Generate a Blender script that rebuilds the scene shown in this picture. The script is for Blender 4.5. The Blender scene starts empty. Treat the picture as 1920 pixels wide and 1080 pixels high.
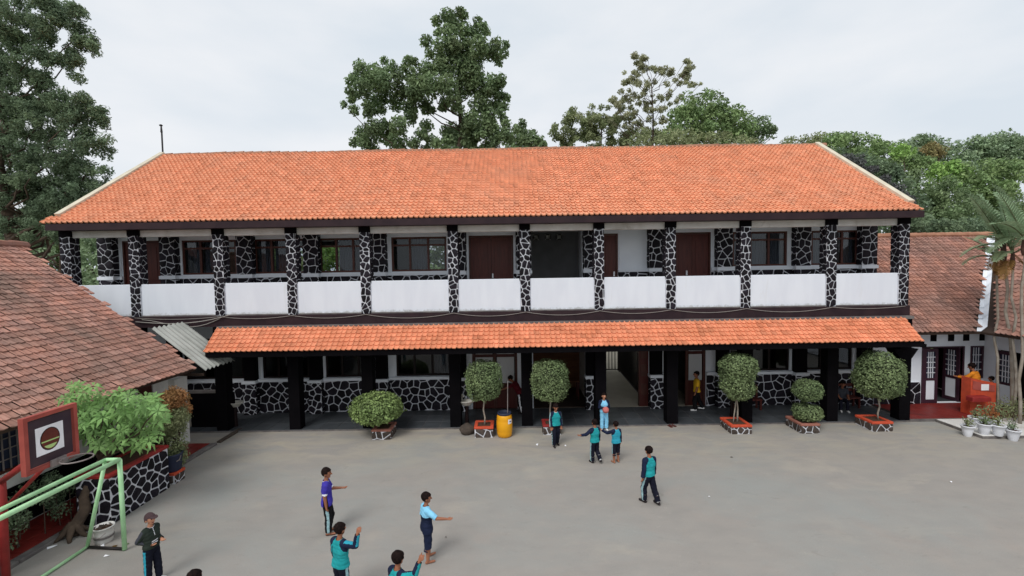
import bpy, math, random
import numpy as np
from mathutils import Matrix, Vector
random.seed(7); rng = np.random.default_rng(7)
scene = bpy.context.scene
col = scene.collection

# ------------------------------------------------------------------ camera, sky, sun, exposure
F, CH, PITCH, ROLL = 850.0, 5.6, math.atan(40 / 850), 0.0155
_up0 = np.array([0, math.sin(PITCH), math.cos(PITCH)]); _x = np.array([1.0, 0, 0])
FWD = np.array([0, math.cos(PITCH), -math.sin(PITCH)])
RT = math.cos(ROLL) * _x - math.sin(ROLL) * _up0
UP = math.sin(ROLL) * _x + math.cos(ROLL) * _up0
CAM = np.array([0, 0, CH])
cd = bpy.data.cameras.new('camera'); cam = bpy.data.objects.new('camera', cd); col.objects.link(cam)
cam.matrix_world = Matrix(((RT[0], UP[0], -FWD[0], 0), (RT[1], UP[1], -FWD[1], 0), (RT[2], UP[2], -FWD[2], CH), (0, 0, 0, 1)))
cd.sensor_width = 36; cd.lens = F * 36 / 1920; cd.clip_end = 3000; cd.clip_start = 0.1
scene.camera = cam

SUN_EL, SUN_AZ = math.radians(52), math.radians(-28)     # azimuth from the camera's back, to its left
world = bpy.data.worlds.new('World'); scene.world = world; world.use_nodes = True
nt = world.node_tree; nt.nodes.clear()
out = nt.nodes.new('ShaderNodeOutputWorld'); bg = nt.nodes.new('ShaderNodeBackground')
sky = nt.nodes.new('ShaderNodeTexSky'); sky.sky_type = 'NISHITA'; sky.sun_disc = False
sky.sun_elevation = SUN_EL; sky.sun_rotation = math.pi + SUN_AZ; sky.dust_density = 3.0; sky.air_density = 1.0
tc = nt.nodes.new('ShaderNodeTexCoord'); mp = nt.nodes.new('ShaderNodeMapping'); mp.inputs['Scale'].default_value = (1.0, 1.0, 2.6)
n1 = nt.nodes.new('ShaderNodeTexNoise'); n1.inputs['Scale'].default_value = 1.9; n1.inputs['Detail'].default_value = 6; n1.inputs['Roughness'].default_value = 0.5
cr = nt.nodes.new('ShaderNodeValToRGB')
cr.color_ramp.elements[0].position = 0.36; cr.color_ramp.elements[0].color = (0.71, 0.775, 0.84, 1)
cr.color_ramp.elements[1].position = 0.6; cr.color_ramp.elements[1].color = (0.865, 0.885, 0.915, 1)
sc = nt.nodes.new('ShaderNodeVectorMath'); sc.operation = 'SCALE'; sc.inputs['Scale'].default_value = 10.5
mx = nt.nodes.new('ShaderNodeMix'); mx.data_type = 'RGBA'; mx.inputs['Factor'].default_value = 0.93
nt.links.new(tc.outputs['Generated'], mp.inputs['Vector']); nt.links.new(mp.outputs['Vector'], n1.inputs['Vector'])
nt.links.new(n1.outputs['Fac'], cr.inputs['Fac']); nt.links.new(cr.outputs['Color'], sc.inputs[0])
nt.links.new(sky.outputs['Color'], mx.inputs['A']); nt.links.new(sc.outputs['Vector'], mx.inputs['B'])
nt.links.new(mx.outputs['Result'], bg.inputs['Color']); bg.inputs['Strength'].default_value = 0.1
nt.links.new(bg.outputs['Background'], out.inputs['Surface'])

sd = bpy.data.lights.new('sun', 'SUN'); sd.energy = 1.9; sd.angle = math.radians(26); sd.color = (1.0, 0.97, 0.93)
so = bpy.data.objects.new('sun', sd); col.objects.link(so)
_sdir = Vector((math.sin(SUN_AZ) * math.cos(SUN_EL), -math.cos(SUN_AZ) * math.cos(SUN_EL), math.sin(SUN_EL)))
so.rotation_euler = _sdir.to_track_quat('Z', 'Y').to_euler(); so.location = (-10, -20, 40)

vs = scene.view_settings; vs.view_transform = 'Standard'; vs.look = 'None'; vs.exposure = 0.0; vs.gamma = 1.0; vs.use_curve_mapping = False

# ------------------------------------------------------------------ helpers
def ray(u, v): return (u - 960) / F * RT + (540 - v) / F * UP + FWD
def at_y(u, v, Y): r = ray(u, v); return CAM + r * (Y / r[1])
def at_z(u, v, z=0.0): r = ray(u, v); return CAM + r * ((z - CH) / r[2])
def at_x(u, v, x): r = ray(u, v); return CAM + r * (x / r[0])
def PX(u, Y, v=480): return float(at_y(u, v, Y)[0])

MATS = {}
def srgb(r, g, b):
    f = lambda c: (c / 255 / 12.92) if c <= 10 else ((c / 255 + 0.055) / 1.055) ** 2.4
    return (f(r), f(g), f(b))
def mat(name, c, c2=None, rough=0.8, scale=3.0, detail=5, lo=0.35, hi=0.65, bump=0.0, bscale=40, spec=0.3, tint=None,
        rand=None, metal=0.0, transl=0.0, c3=None, scale3=0.6, lo3=0.5, hi3=0.7, stretch=None):
    """procedural material: noise mix of c/c2, large patches of c3, per-face 'tint' attribute and per-object random value"""
    m = bpy.data.materials.new(name); m.use_nodes = True; t = m.node_tree; N = t.nodes; L = t.links
    p = N['Principled BSDF']; p.inputs['Roughness'].default_value = rough; p.inputs['Metallic'].default_value = metal
    p.inputs['Specular IOR Level'].default_value = spec
    geo = N.new('ShaderNodeNewGeometry'); vec = geo.outputs['Position']
    if stretch:
        mpn = N.new('ShaderNodeMapping'); mpn.inputs['Scale'].default_value = stretch; L.new(vec, mpn.inputs['Vector']); vec = mpn.outputs['Vector']
    cur = None
    if c2 is None: c2 = tuple(min(1, x * 1.18) for x in c)
    nz = N.new('ShaderNodeTexNoise'); nz.inputs['Scale'].default_value = scale; nz.inputs['Detail'].default_value = detail
    L.new(vec, nz.inputs['Vector'])
    rp = N.new('ShaderNodeMapRange'); rp.inputs['From Min'].default_value = lo; rp.inputs['From Max'].default_value = hi
    L.new(nz.outputs['Fac'], rp.inputs['Value'])
    mxn = N.new('ShaderNodeMix'); mxn.data_type = 'RGBA'; mxn.inputs['A'].default_value = (*c, 1); mxn.inputs['B'].default_value = (*c2, 1)
    L.new(rp.outputs['Result'], mxn.inputs['Factor']); cur = mxn.outputs['Result']
    if c3 is not None:
        n3 = N.new('ShaderNodeTexNoise'); n3.inputs['Scale'].default_value = scale3; n3.inputs['Detail'].default_value = 7; n3.inputs['Roughness'].default_value = 0.62
        n3.inputs['Distortion'].default_value = 0.6
        L.new(vec, n3.inputs['Vector'])
        r3 = N.new('ShaderNodeMapRange'); r3.inputs['From Min'].default_value = lo3; r3.inputs['From Max'].default_value = hi3; L.new(n3.outputs['Fac'], r3.inputs['Value'])
        m3 = N.new('ShaderNodeMix'); m3.data_type = 'RGBA'; L.new(cur, m3.inputs['A']); m3.inputs['B'].default_value = (*c3, 1)
        L.new(r3.outputs['Result'], m3.inputs['Factor']); cur = m3.outputs['Result']
    if tint is not None:      # per-piece tone from the face attribute: from 1-tint to 1+tint
        at = N.new('ShaderNodeAttribute'); at.attribute_name = 'tint'
        mr = N.new('ShaderNodeMapRange'); mr.inputs['To Min'].default_value = 1 - tint; mr.inputs['To Max'].default_value = 1 + tint
        L.new(at.outputs['Fac'], mr.inputs['Value'])
        vm = N.new('ShaderNodeVectorMath'); vm.operation = 'SCALE'; L.new(cur, vm.inputs[0]); L.new(mr.outputs['Result'], vm.inputs['Scale']); cur = vm.outputs['Vector']
    if rand is not None:
        oi = N.new('ShaderNodeObjectInfo')
        mr = N.new('ShaderNodeMapRange'); mr.inputs['To Min'].default_value = 1 - rand; mr.inputs['To Max'].default_value = 1 + rand
        L.new(oi.outputs['Random'], mr.inputs['Value'])
        vm = N.new('ShaderNodeVectorMath'); vm.operation = 'SCALE'; L.new(cur, vm.inputs[0]); L.new(mr.outputs['Result'], vm.inputs['Scale']); cur = vm.outputs['Vector']
    L.new(cur, p.inputs['Base Color'])
    if bump > 0:
        nb = N.new('ShaderNodeTexNoise'); nb.inputs['Scale'].default_value = bscale; nb.inputs['Detail'].default_value = 4; L.new(vec, nb.inputs['Vector'])
        bp = N.new('ShaderNodeBump'); bp.inputs['Strength'].default_value = bump; bp.inputs['Distance'].default_value = 0.02
        L.new(nb.outputs['Fac'], bp.inputs['Height']); L.new(bp.outputs['Normal'], p.inputs['Normal'])
    if transl > 0:
        tr = N.new('ShaderNodeBsdfTranslucent'); L.new(cur, tr.inputs['Color'])
        ms = N.new('ShaderNodeMixShader'); ms.inputs['Fac'].default_value = transl
        L.new(p.outputs['BSDF'], ms.inputs[1]); L.new(tr.outputs['BSDF'], ms.inputs[2]); L.new(ms.outputs['Shader'], N['Material Output'].inputs['Surface'])
    MATS[name] = m
    return m
def glass_mat(name, tintc, gl=0.12, rough=0.02):
    m = bpy.data.materials.new(name); m.use_nodes = True; t = m.node_tree; N = t.nodes; L = t.links
    N.remove(N['Principled BSDF'])
    tr = N.new('ShaderNodeBsdfTransparent'); tr.inputs['Color'].default_value = (*tintc, 1)
    g = N.new('ShaderNodeBsdfGlossy'); g.inputs['Roughness'].default_value = rough
    fr = N.new('ShaderNodeFresnel'); fr.inputs['IOR'].default_value = 1.45
    ms = N.new('ShaderNodeMixShader'); L.new(fr.outputs['Fac'], ms.inputs['Fac']); L.new(tr.outputs[0], ms.inputs[1]); L.new(g.outputs[0], ms.inputs[2])
    L.new(ms.outputs[0], N['Material Output'].inputs['Surface']); MATS[name] = m
    return m

WL = {}     # world location of every object (nothing that parents anything is rotated)
def put(o, loc, parent=None, rot=None):
    loc = Vector([float(x) for x in loc]); base = Vector(WL.get(parent.name, (0, 0, 0))) if parent else Vector((0, 0, 0))
    if rot is None: o.location = loc - base
    else: o.matrix_basis = Matrix.Translation(loc - base) @ rot.to_4x4()
    if parent: o.parent = parent
    col.objects.link(o); WL[o.name] = tuple(loc)
    return o
def tag(o, label=None, cat=None, group=None, kind=None):
    if label: o['label'] = label
    if cat: o['category'] = cat
    if group: o['group'] = group
    if kind: o['kind'] = kind
    return o
def thing(name, loc, label, cat, group=None):
    o = bpy.data.objects.new(name, None); o.empty_display_size = 0.2; put(o, loc); return tag(o, label, cat, group)

def fast_mesh(name, verts, faces, mats, midx=None, tint=None, smooth=False):
    """verts (n,3); faces: (m,k) array or list of index lists"""
    me = bpy.data.meshes.new(name); v = np.asarray(verts, dtype=np.float32)
    me.vertices.add(len(v)); me.vertices.foreach_set('co', v.ravel())
    if isinstance(faces, np.ndarray):
        m, k = faces.shape; li = faces.ravel(); ls = np.arange(m) * k
    else:
        m = len(faces); ln = np.array([len(f) for f in faces]); li = np.concatenate([np.asarray(f) for f in faces]); ls = np.concatenate([[0], np.cumsum(ln)[:-1]])
    me.loops.add(len(li)); me.loops.foreach_set('vertex_index', li.astype(np.int32))
    me.polygons.add(m); me.polygons.foreach_set('loop_start', ls.astype(np.int32))
    for x in mats: me.materials.append(x if not isinstance(x, str) else MATS[x])
    if midx is not None: me.polygons.foreach_set('material_index', np.asarray(midx, dtype=np.int32))
    if tint is not None:
        a = me.attributes.new('tint', 'FLOAT', 'FACE'); a.data.foreach_set('value', np.asarray(tint, dtype=np.float32))
    me.update(calc_edges=True)
    me.polygons.foreach_set('use_smooth', np.full(m, bool(smooth)))
    return me
def mesh_obj(name, verts, faces, mats, parent=None, midx=None, tint=None, smooth=False, kind=None):
    v = np.asarray(verts, dtype=float)
    c = (v.min(0) + v.max(0)) / 2; c[2] = v[:, 2].min()
    me = fast_mesh(name, v - c, faces, mats, midx, tint, smooth)
    o = bpy.data.objects.new(name, me); put(o, c, parent)
    if kind: o['kind'] = kind
    return o

class MB:
    def __init__(s): s.v = []; s.f = []; s.m = []
    def add(s, verts, faces, m=0):
        b = len(s.v); s.v += [tuple(float(c) for c in p) for p in verts]
        for f in faces: s.f.append([i + b for i in f]); s.m.append(m)
        return s
    def box(s, x0, x1, y0, y1, z0, z1, m=0):
        return s.hexa([(x0, y0, z0), (x1, y0, z0), (x1, y1, z0), (x0, y1, z0), (x0, y0, z1), (x1, y0, z1), (x1, y1, z1), (x0, y1, z1)], m)
    def hexa(s, p, m=0):
        return s.add(p, [(0, 3, 2, 1), (4, 5, 6, 7), (0, 1, 5, 4), (1, 2, 6, 5), (2, 3, 7, 6), (3, 0, 4, 7)], m)
    def bbox(s, x0, x1, y0, y1, z0, z1, b=0.01, m=0):
        """box with chamfered top and vertical edges"""
        ring = lambda i, z: [(x0 + i + b, y0 + i, z), (x1 - i - b, y0 + i, z), (x1 - i, y0 + i + b, z), (x1 - i, y1 - i - b, z), (x1 - i - b, y1 - i, z), (x0 + i + b, y1 - i, z), (x0 + i, y1 - i - b, z), (x0 + i, y0 + i + b, z)]
        R = ring(0, z0) + ring(0, z1 - b) + ring(b, z1); fs = [tuple(reversed(range(8))), tuple(range(16, 24))]
        for k in (0, 8):
            for i in range(8): j = (i + 1) % 8; fs.append((k + i, k + j, k + 8 + j, k + 8 + i))
        return s.add(R, fs, m)
    def prism(s, poly, vec, m=0):
        n = len(poly); p = [np.array(q, float) for q in poly]; w = np.array(vec, float)
        fs = [tuple(reversed(range(n))), tuple(range(n, 2 * n))] + [(i, (i + 1) % n, n + (i + 1) % n, n + i) for i in range(n)]
        return s.add(p + [q + w for q in p], fs, m)
    def tube(s, pts, rad, n=8, m=0, caps=True):
        P = [np.array(p, float) for p in pts]; k = len(P)
        if not hasattr(rad, '__len__'): rad = [rad] * k
        b = len(s.v); prev = None
        for i in range(k):
            d = P[min(i + 1, k - 1)] - P[max(i - 1, 0)]; d = d / (np.linalg.norm(d) + 1e-9)
            if prev is None: a = np.cross(d, [0, 0, 1.0]) if abs(d[2]) < 0.9 else np.cross(d, [1.0, 0, 0])
            else: a = prev - d * (prev @ d)
            a = a / (np.linalg.norm(a) + 1e-9); c = np.cross(d, a); prev = a
            for j in range(n):
                t = 2 * math.pi * j / n; s.v.append(tuple(P[i] + rad[i] * (math.cos(t) * a + math.sin(t) * c)))
        for i in range(k - 1):
            for j in range(n):
                j2 = (j + 1) % n; s.f.append([b + i * n + j, b + i * n + j2, b + (i + 1) * n + j2, b + (i + 1) * n + j]); s.m.append(m)
        if caps:
            s.f.append([b + j for j in reversed(range(n))]); s.m.append(m); s.f.append([b + (k - 1) * n + j for j in range(n)]); s.m.append(m)
        return s
    def lathe(s, prof, c, n=16, m=0, sx=1, sy=1, close=True):
        b = len(s.v); c = np.array(c, float)
        for r, z in prof:
            for j in range(n): t = 2 * math.pi * j / n; s.v.append((c[0] + r * sx * math.cos(t), c[1] + r * sy * math.sin(t), c[2] + z))
        for i in range(len(prof) - 1):
            for j in range(n): j2 = (j + 1) % n; s.f.append([b + i * n + j, b + i * n + j2, b + (i + 1) * n + j2, b + (i + 1) * n + j]); s.m.append(m)
        if close:
            s.f.append([b + j for j in reversed(range(n))]); s.m.append(m); k = len(prof) - 1
            s.f.append([b + k * n + j for j in range(n)]); s.m.append(m)
        return s
    def build(s, name, mats, parent=None, smooth=False, kind=None):
        if isinstance(mats, (str, bpy.types.Material)): mats = [mats]
        return mesh_obj(name, np.array(s.v), s.f, mats, parent, s.m, None, smooth, kind)

# ---- crazy paving: Voronoi stones cut to a rectangle, each one an object proud of white mortar
def voronoi(w, h, cell, gap, r, jitter=0.42):
    nx = max(1, round(w / cell + 0.1)); ny = max(1, round(h / cell)); pts = []
    for j in range(-1, ny + 1):
        for i in range(-1, nx + 1):
            off = 0.25 if j % 2 else -0.25
            pts.append(((i + 0.5 + off * (nx > 1) + r.uniform(-jitter, jitter)) * w / nx, (j + 0.5 + r.uniform(-jitter, jitter)) * h / ny))
    P = np.array(pts); polys = []
    for k, c in enumerate(P):
        poly = [np.array(q, float) for q in ((0, 0), (w, 0), (w, h), (0, h))]
        dd = np.linalg.norm(P - c, axis=1)
        for q in np.argsort(dd)[1:16]:
            n = P[q] - c; L = np.linalg.norm(n)
            if L < 1e-6: continue
            n = n / L; lim = (c @ n) + L / 2 - gap / 2; new = []
            for a, b in zip(poly, poly[1:] + poly[:1]):
                da, db = a @ n - lim, b @ n - lim
                if da <= 0: new.append(a)
                if (da < 0 < db) or (db < 0 < da): new.append(a + (b - a) * (da / (da - db)))
            poly = new
            if len(poly) < 3: break
        if len(poly) < 3: continue
        A = np.array(poly); x, y = A[:, 0], A[:, 1]
        if abs(np.sum(x * np.roll(y, -1) - y * np.roll(x, -1))) / 2 < cell * cell * 0.04: continue
        polys.append(A)
    return polys
def stones(parent, O, U, V, w, h, cell=0.2, gap=0.04, proud=0.02, material='stone', r=random, mirror=False):
    """stones on the rectangle O + a U + b V; the outward normal is U x V"""
    O, U, V = (np.array(q, float) for q in (O, U, V)); N = np.cross(U, V)
    for A in voronoi(w, h, cell, gap, r):
        B = []
        n = len(A)
        for i in range(n):       # round the corners a little
            a, p, q = A[i], A[i - 1], A[(i + 1) % n]
            for t in (p, q):
                d = t - a; L = np.linalg.norm(d)
                B.append(a + d * min(0.2, 0.016 / (L + 1e-6)))
        B = np.array(B); n = len(B); c = B.mean(0); dep = proud * r.uniform(0.75, 1.25)
        top = c + (B - c) * 0.975
        v3 = [O + b[0] * U + b[1] * V - 0.004 * N for b in B] + [O + b[0] * U + b[1] * V + dep * N for b in top] + [O + c[0] * U + c[1] * V + dep * r.uniform(1.3, 2.0) * N]
        fs = [(n + i, n + (i + 1) % n, 2 * n) for i in range(n)] + [(i, (i + 1) % n, n + (i + 1) % n, n + i) for i in range(n)]
        mesh_obj('stone', v3, fs, [material], parent)

# ---- interlocking clay tiles
def tile_profile(cw, ch, th, roll, kind):
    us = [(-0.03, 0.30), (0.06, 0.95), (0.17, 1.0), (0.30, 0.35), (0.62, 0.0), (1.0, 0.22)]
    if kind == 'flat': us = [(-0.02, 0.6), (0.07, 1.0), (0.16, 0.5), (0.55, 0.0), (1.0, 0.35)]
    k = len(us); v = []
    for t, lift in ((-0.05, th), (1.04, 0.0)):
        for a, b in us: v.append((a * cw, t * ch, lift + b * roll))
    for a, b in us: v.append((a * cw, -0.045 * ch, b * roll - 0.002))
    f = [(i, i + 1, k + i + 1, k + i) for i in range(k - 1)] + [(2 * k + i, 2 * k + i + 1, i + 1, i) for i in range(k - 1)]
    return np.array(v), np.array(f)
def tile_roof(parent, O, U, V, rows, cw, ch, limits, mats, th=0.028, roll=0.045, n_ind=300, kind='roll', jit=0.0, tfun=None, r=random, name='roof_tile', stagger=0.0):
    O, U, V = (np.array(q, float) for q in (O, U, V)); N = np.cross(U, V)
    tv, tf = tile_profile(cw, ch, th, roll, kind); places = []
    for j in range(rows):
        a0, a1 = limits(j); n0 = math.ceil(a0 / cw - 1e-6); n1 = math.floor(a1 / cw + 1e-6)
        for i in range(n0, n1): places.append((i * cw + (stagger * cw if j % 2 else 0), j * ch, i, j))
    cen = np.array([O + (a + cw / 2) * U + (b + ch / 2) * V for a, b, _, _ in places])
    d = np.linalg.norm(cen - CAM, axis=1)
    u = F * ((cen - CAM) @ RT) / np.maximum((cen - CAM) @ FWD, 0.3)
    d = d + np.where(np.abs(u) > 985, 1000, 0)            # pieces out of frame go to the joined part
    order = np.argsort(d); ind = set(order[:n_ind].tolist())
    ts = [tfun(r) if tfun else r.random() for _ in range(len(places))]
    protos = []
    for q in range(10):
        protos.append(fast_mesh(name, tv, tf, mats, None, np.full(len(tf), (q + 0.5) / 10)))
    SV, SF, ST = [], [], []
    for k, (a, b, i, j) in enumerate(places):
        ja, jb, jn = (r.uniform(-jit, jit), r.uniform(-jit, jit) * 0.7, r.uniform(0, jit) * 0.6) if jit else (0, 0, 0)
        rz = r.uniform(-jit, jit) * 2.2
        if k in ind:
            U2 = U * math.cos(rz) + V * math.sin(rz); V2 = V * math.cos(rz) - U * math.sin(rz)
            o = bpy.data.objects.new(name, protos[min(9, int(ts[k] * 10))])
            put(o, O + (a + ja) * U + (b + jb) * V + jn * N, parent, Matrix((U2, V2, N)).transposed())
        else:
            c, s_ = math.cos(rz), math.sin(rz)
            x = tv[:, 0] * c - tv[:, 1] * s_ + a + ja; y = tv[:, 0] * s_ + tv[:, 1] * c + b + jb
            SF.append(tf + len(SV) * len(tv)); SV.append(O + x[:, None] * U + y[:, None] * V + (tv[:, 2] + jn)[:, None] * N); ST.append(np.full(len(tf), ts[k]))
    if SV:
        mesh_obj(name + 's', np.concatenate(SV), np.concatenate(SF), mats, parent, None, np.concatenate(ST), kind='stuff')

# ---- foliage: leaf-sized faces through a crown's clumps
def leaf_cloud(clumps, size, density=1.0, shell=0.55, up=0.45, aspect=0.6, rnd=0.8, droop=0.0, r=rng, nmin=12):
    """clumps: rows of (x,y,z,rx,ry,rz). Returns verts, quads, tint"""
    VV, TT = [], []
    for c in clumps:
        cen, rad = np.array(c[:3]), np.array(c[3:6]); ar = 4 * math.pi * (np.prod(rad) ** (2 / 3))
        n = max(nmin, int(density * ar / (size * size * aspect)))
        d = r.normal(size=(n, 3)); d /= np.linalg.norm(d, axis=1)[:, None]
        q = (shell + (1 - shell) * r.random(n) ** 0.6)[:, None]
        p = cen + d * rad * q * (1 + r.normal(size=(n, 1)) * 0.07)
        nor = d * 0.8 + np.array([0, 0, up]) + r.normal(size=(n, 3)) * rnd; nor /= np.linalg.norm(nor, axis=1)[:, None]
        t = r.normal(size=(n, 3)) + np.array([0, 0, -droop]) + d * 0.4; t -= nor * (t * nor).sum(1)[:, None]; t /= np.linalg.norm(t, axis=1)[:, None]
        b = np.cross(nor, t); s = (size * r.uniform(0.65, 1.3, n))[:, None]
        fold = nor * s * 0.12
        VV.append(np.stack([p - t * s * 0.55, p + b * s * aspect * 0.5 + fold, p + t * s * 0.55, p - b * s * aspect * 0.5 + fold], 1).reshape(-1, 3))
        TT.append(np.clip(r.normal(0.5, 0.2, n) + r.normal(0, 0.12), 0, 1))
    V = np.concatenate(VV); Fq = np.arange(len(V)).reshape(-1, 4)
    return V, Fq, np.concatenate(TT)
def limb(mb, a, b, r0, r1, sag=0.0, n=6, wig=0.05, r=random):
    a, b = np.array(a, float), np.array(b, float); L = np.linalg.norm(b - a); P, R = [], []
    for i in range(n):
        t = i / (n - 1); w = math.sin(math.pi * t)
        P.append(a + (b - a) * t + np.array([r.uniform(-1, 1) * wig * L * w, r.uniform(-1, 1) * wig * L * w, sag * L * w])); R.append(r0 + (r1 - r0) * t)
    mb.tube(P, R, 7)
    return P

# ------------------------------------------------------------------ materials
mat('concrete_yard', srgb(147, 143, 138), srgb(155, 150, 144), rough=0.92, scale=2.2, lo=0.3, hi=0.7, bump=0.12, bscale=60, spec=0.2, c3=srgb(172, 164, 152), scale3=0.55, lo3=0.56, hi3=0.8, stretch=(0.7, 1.2, 1))
mat('earth', srgb(96, 92, 66), srgb(70, 84, 44), rough=1, scale=0.4, spec=0.05)
mat('white_paint', srgb(228, 233, 241), srgb(234, 239, 246), rough=0.7, scale=2.0, spec=0.3, bump=0.04, bscale=30)
mat('white_dirty', srgb(205, 203, 198), srgb(222, 221, 218), rough=0.8, scale=2.5, c3=srgb(165, 160, 150), scale3=1.4, lo3=0.55, hi3=0.78)
mat('mortar', srgb(222, 224, 230), srgb(205, 207, 214), rough=0.8, scale=9)
mat('stone', srgb(20, 17, 24), srgb(34, 30, 38), rough=0.65, scale=11, bump=0.5, bscale=30, spec=0.2, rand=0.55)
mat('stone_brown', srgb(64, 56, 52), srgb(82, 72, 66), rough=0.8, scale=12, bump=0.35, bscale=35, rand=0.25)
mat('black_paint', srgb(11, 10, 13), srgb(15, 13, 16), rough=0.8, scale=3, spec=0.05)
mat('dark_fascia', srgb(42, 28, 34), srgb(52, 36, 40), rough=0.6, scale=3, spec=0.25)
mat('slab_grey', srgb(120, 115, 112), srgb(95, 90, 90), rough=0.9, scale=4)
mat('brown_wood', srgb(74, 30, 26), srgb(88, 38, 31), rough=0.45, scale=3, spec=0.35, stretch=(6, 6, 0.7))
mat('frame_black', srgb(24, 14, 15), srgb(30, 18, 18), rough=0.5, scale=4, spec=0.2)
mat('window_frame', srgb(74, 40, 34), srgb(86, 48, 40), rough=0.45, scale=4, spec=0.35)
mat('door_purple', srgb(58, 36, 48), srgb(68, 42, 54), rough=0.5, scale=4)
mat('tile_orange', srgb(226, 157, 122), srgb(214, 142, 107), rough=0.75, scale=2.2, spec=0.25, tint=0.16, bump=0.05, bscale=90, c3=srgb(212, 152, 122), scale3=0.9, lo3=0.5, hi3=0.75)
mat('tile_canopy', srgb(226, 148, 113), srgb(212, 133, 98), rough=0.75, scale=2.2, spec=0.25, tint=0.2, bump=0.05, bscale=90, c3=srgb(206, 132, 96), scale3=0.9, lo3=0.52, hi3=0.75)
mat('tile_old', srgb(166, 128, 117), srgb(184, 133, 116), rough=0.9, scale=2.0, spec=0.12, tint=0.36, bump=0.25, bscale=50, c3=srgb(134, 112, 102), scale3=0.45, lo3=0.42, hi3=0.68)
mat('tile_wing', srgb(152, 118, 108), srgb(170, 124, 108), rough=0.9, scale=1.4, spec=0.12, tint=0.36, bump=0.25, bscale=50, c3=srgb(136, 110, 100), scale3=0.4, lo3=0.42, hi3=0.66)
mat('ridge_cement', srgb(172, 128, 104), srgb(150, 106, 86), rough=0.95, scale=3)
mat('verge_cement', srgb(214, 206, 186), srgb(196, 187, 168), rough=0.9, scale=2.5)
mat('terrace_grey', srgb(60, 64, 68), srgb(70, 74, 78), rough=0.45, scale=3, spec=0.4, rand=0.12)
mat('terrace_red', srgb(112, 34, 30), srgb(126, 42, 36), rough=0.5, scale=3, spec=0.35, c3=srgb(92, 32, 30), scale3=1.2)
mat('passage_floor', srgb(186, 177, 160), srgb(196, 188, 172), rough=0.6, scale=2)
mat('shaded_wall', srgb(108, 108, 110), srgb(118, 118, 120), rough=0.8, scale=2)  # white wall of the stair recess, its shade put into a grey colour
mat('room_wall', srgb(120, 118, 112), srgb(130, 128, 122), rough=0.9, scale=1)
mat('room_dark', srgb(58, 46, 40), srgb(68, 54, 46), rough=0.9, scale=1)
mat('plywood', srgb(104, 66, 44), srgb(120, 78, 52), rough=0.7, scale=2, stretch=(1, 1, 6))
mat('curtain', srgb(96, 98, 104), srgb(120, 122, 128), rough=0.9, scale=1.2, stretch=(14, 14, 0.2))
mat('white_glass', srgb(206, 208, 210), srgb(214, 216, 218), rough=0.35, scale=1)
glass_mat('glass', (0.72, 0.75, 0.78))
mat('steel_dark', srgb(38, 34, 34), rough=0.5, scale=4, metal=0.3)
mat('steel_white', srgb(214, 216, 222), rough=0.5, scale=4)
mat('corrugated', srgb(176, 178, 172), srgb(156, 158, 152), rough=0.7, scale=1.6, c3=srgb(128, 126, 118), scale3=0.8, lo3=0.55, hi3=0.75)
mat('cable', srgb(150, 146, 140), rough=0.7)
mat('orange_paint', srgb(206, 84, 54), srgb(184, 74, 50), rough=0.6, scale=6)
mat('pink_paint', srgb(158, 104, 90), srgb(140, 92, 80), rough=0.85, scale=6)
mat('red_paint', srgb(150, 46, 44), srgb(132, 40, 38), rough=0.55, scale=5)
mat('soil', srgb(66, 48, 38), srgb(84, 62, 48), rough=1, scale=20)
mat('yellow_plastic', srgb(236, 168, 26), srgb(228, 158, 20), rough=0.4, spec=0.4)
mat('navy_plastic', srgb(42, 48, 68), rough=0.5)
mat('paper', srgb(232, 232, 236), rough=0.7)
mat('ink', srgb(54, 56, 110), rough=0.7)
mat('porcelain', srgb(214, 212, 204), srgb(190, 186, 176), rough=0.5, scale=6)
mat('sack', srgb(66, 58, 52), srgb(84, 74, 66), rough=0.95, scale=9, bump=0.4)
mat('goal_green', srgb(190, 236, 186), srgb(168, 218, 164), rough=0.5, scale=5)
mat('hoop_red', srgb(170, 84, 74), srgb(152, 72, 64), rough=0.6, scale=4)
mat('board_dark', srgb(56, 44, 54), srgb(70, 54, 60), rough=0.6, scale=3)
mat('logo_brown', srgb(92, 42, 36), srgb(112, 54, 44), rough=0.6, scale=6)
mat('logo_dark', srgb(40, 26, 28), rough=0.6)
mat('logo_green', srgb(176, 204, 132), rough=0.6)
mat('galv', srgb(150, 140, 138), srgb(120, 112, 110), rough=0.6, metal=0.2)
mat('bark', srgb(92, 78, 66), srgb(66, 56, 48), rough=0.95, scale=5, bump=0.5, bscale=20)
mat('bark_pale', srgb(168, 160, 148), srgb(140, 130, 118), rough=0.9, scale=5, bump=0.3, bscale=20)
mat('palm_fibre', srgb(104, 78, 68), srgb(84, 62, 58), rough=0.95, scale=7)
def leafm(n, a, b, t=0.45, tr=0.25): return mat(n, srgb(*a), srgb(*b), rough=0.6, spec=0.25, scale=0.9, tint=t, transl=tr)
leafm('leaf_big', (124, 146, 108), (138, 156, 114), 0.5, 0.35)
leafm('leaf_dark', (112, 132, 106), (126, 144, 112), 0.55, 0.35)
leafm('leaf_olive', (158, 164, 124), (144, 156, 114), 0.45, 0.35)
leafm('leaf_brown', (178, 178, 148), (170, 174, 138), 0.4, 0.45)
leafm('leaf_mid', (128, 154, 104), (142, 162, 110))
leafm('leaf_bright', (154, 186, 106), (138, 172, 98))
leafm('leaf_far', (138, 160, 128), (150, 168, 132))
leafm('leaf_purple', (104, 102, 106), (94, 98, 94))
leafm('leaf_palm', (142, 164, 128), (124, 150, 114), 0.3)
leafm('leaf_dry', (150, 116, 62), (128, 96, 58))
leafm('leaf_topiary', (112, 130, 90), (132, 148, 104), 0.75)
leafm('leaf_topiary_light', (138, 158, 98), (122, 144, 90), 0.7)
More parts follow.
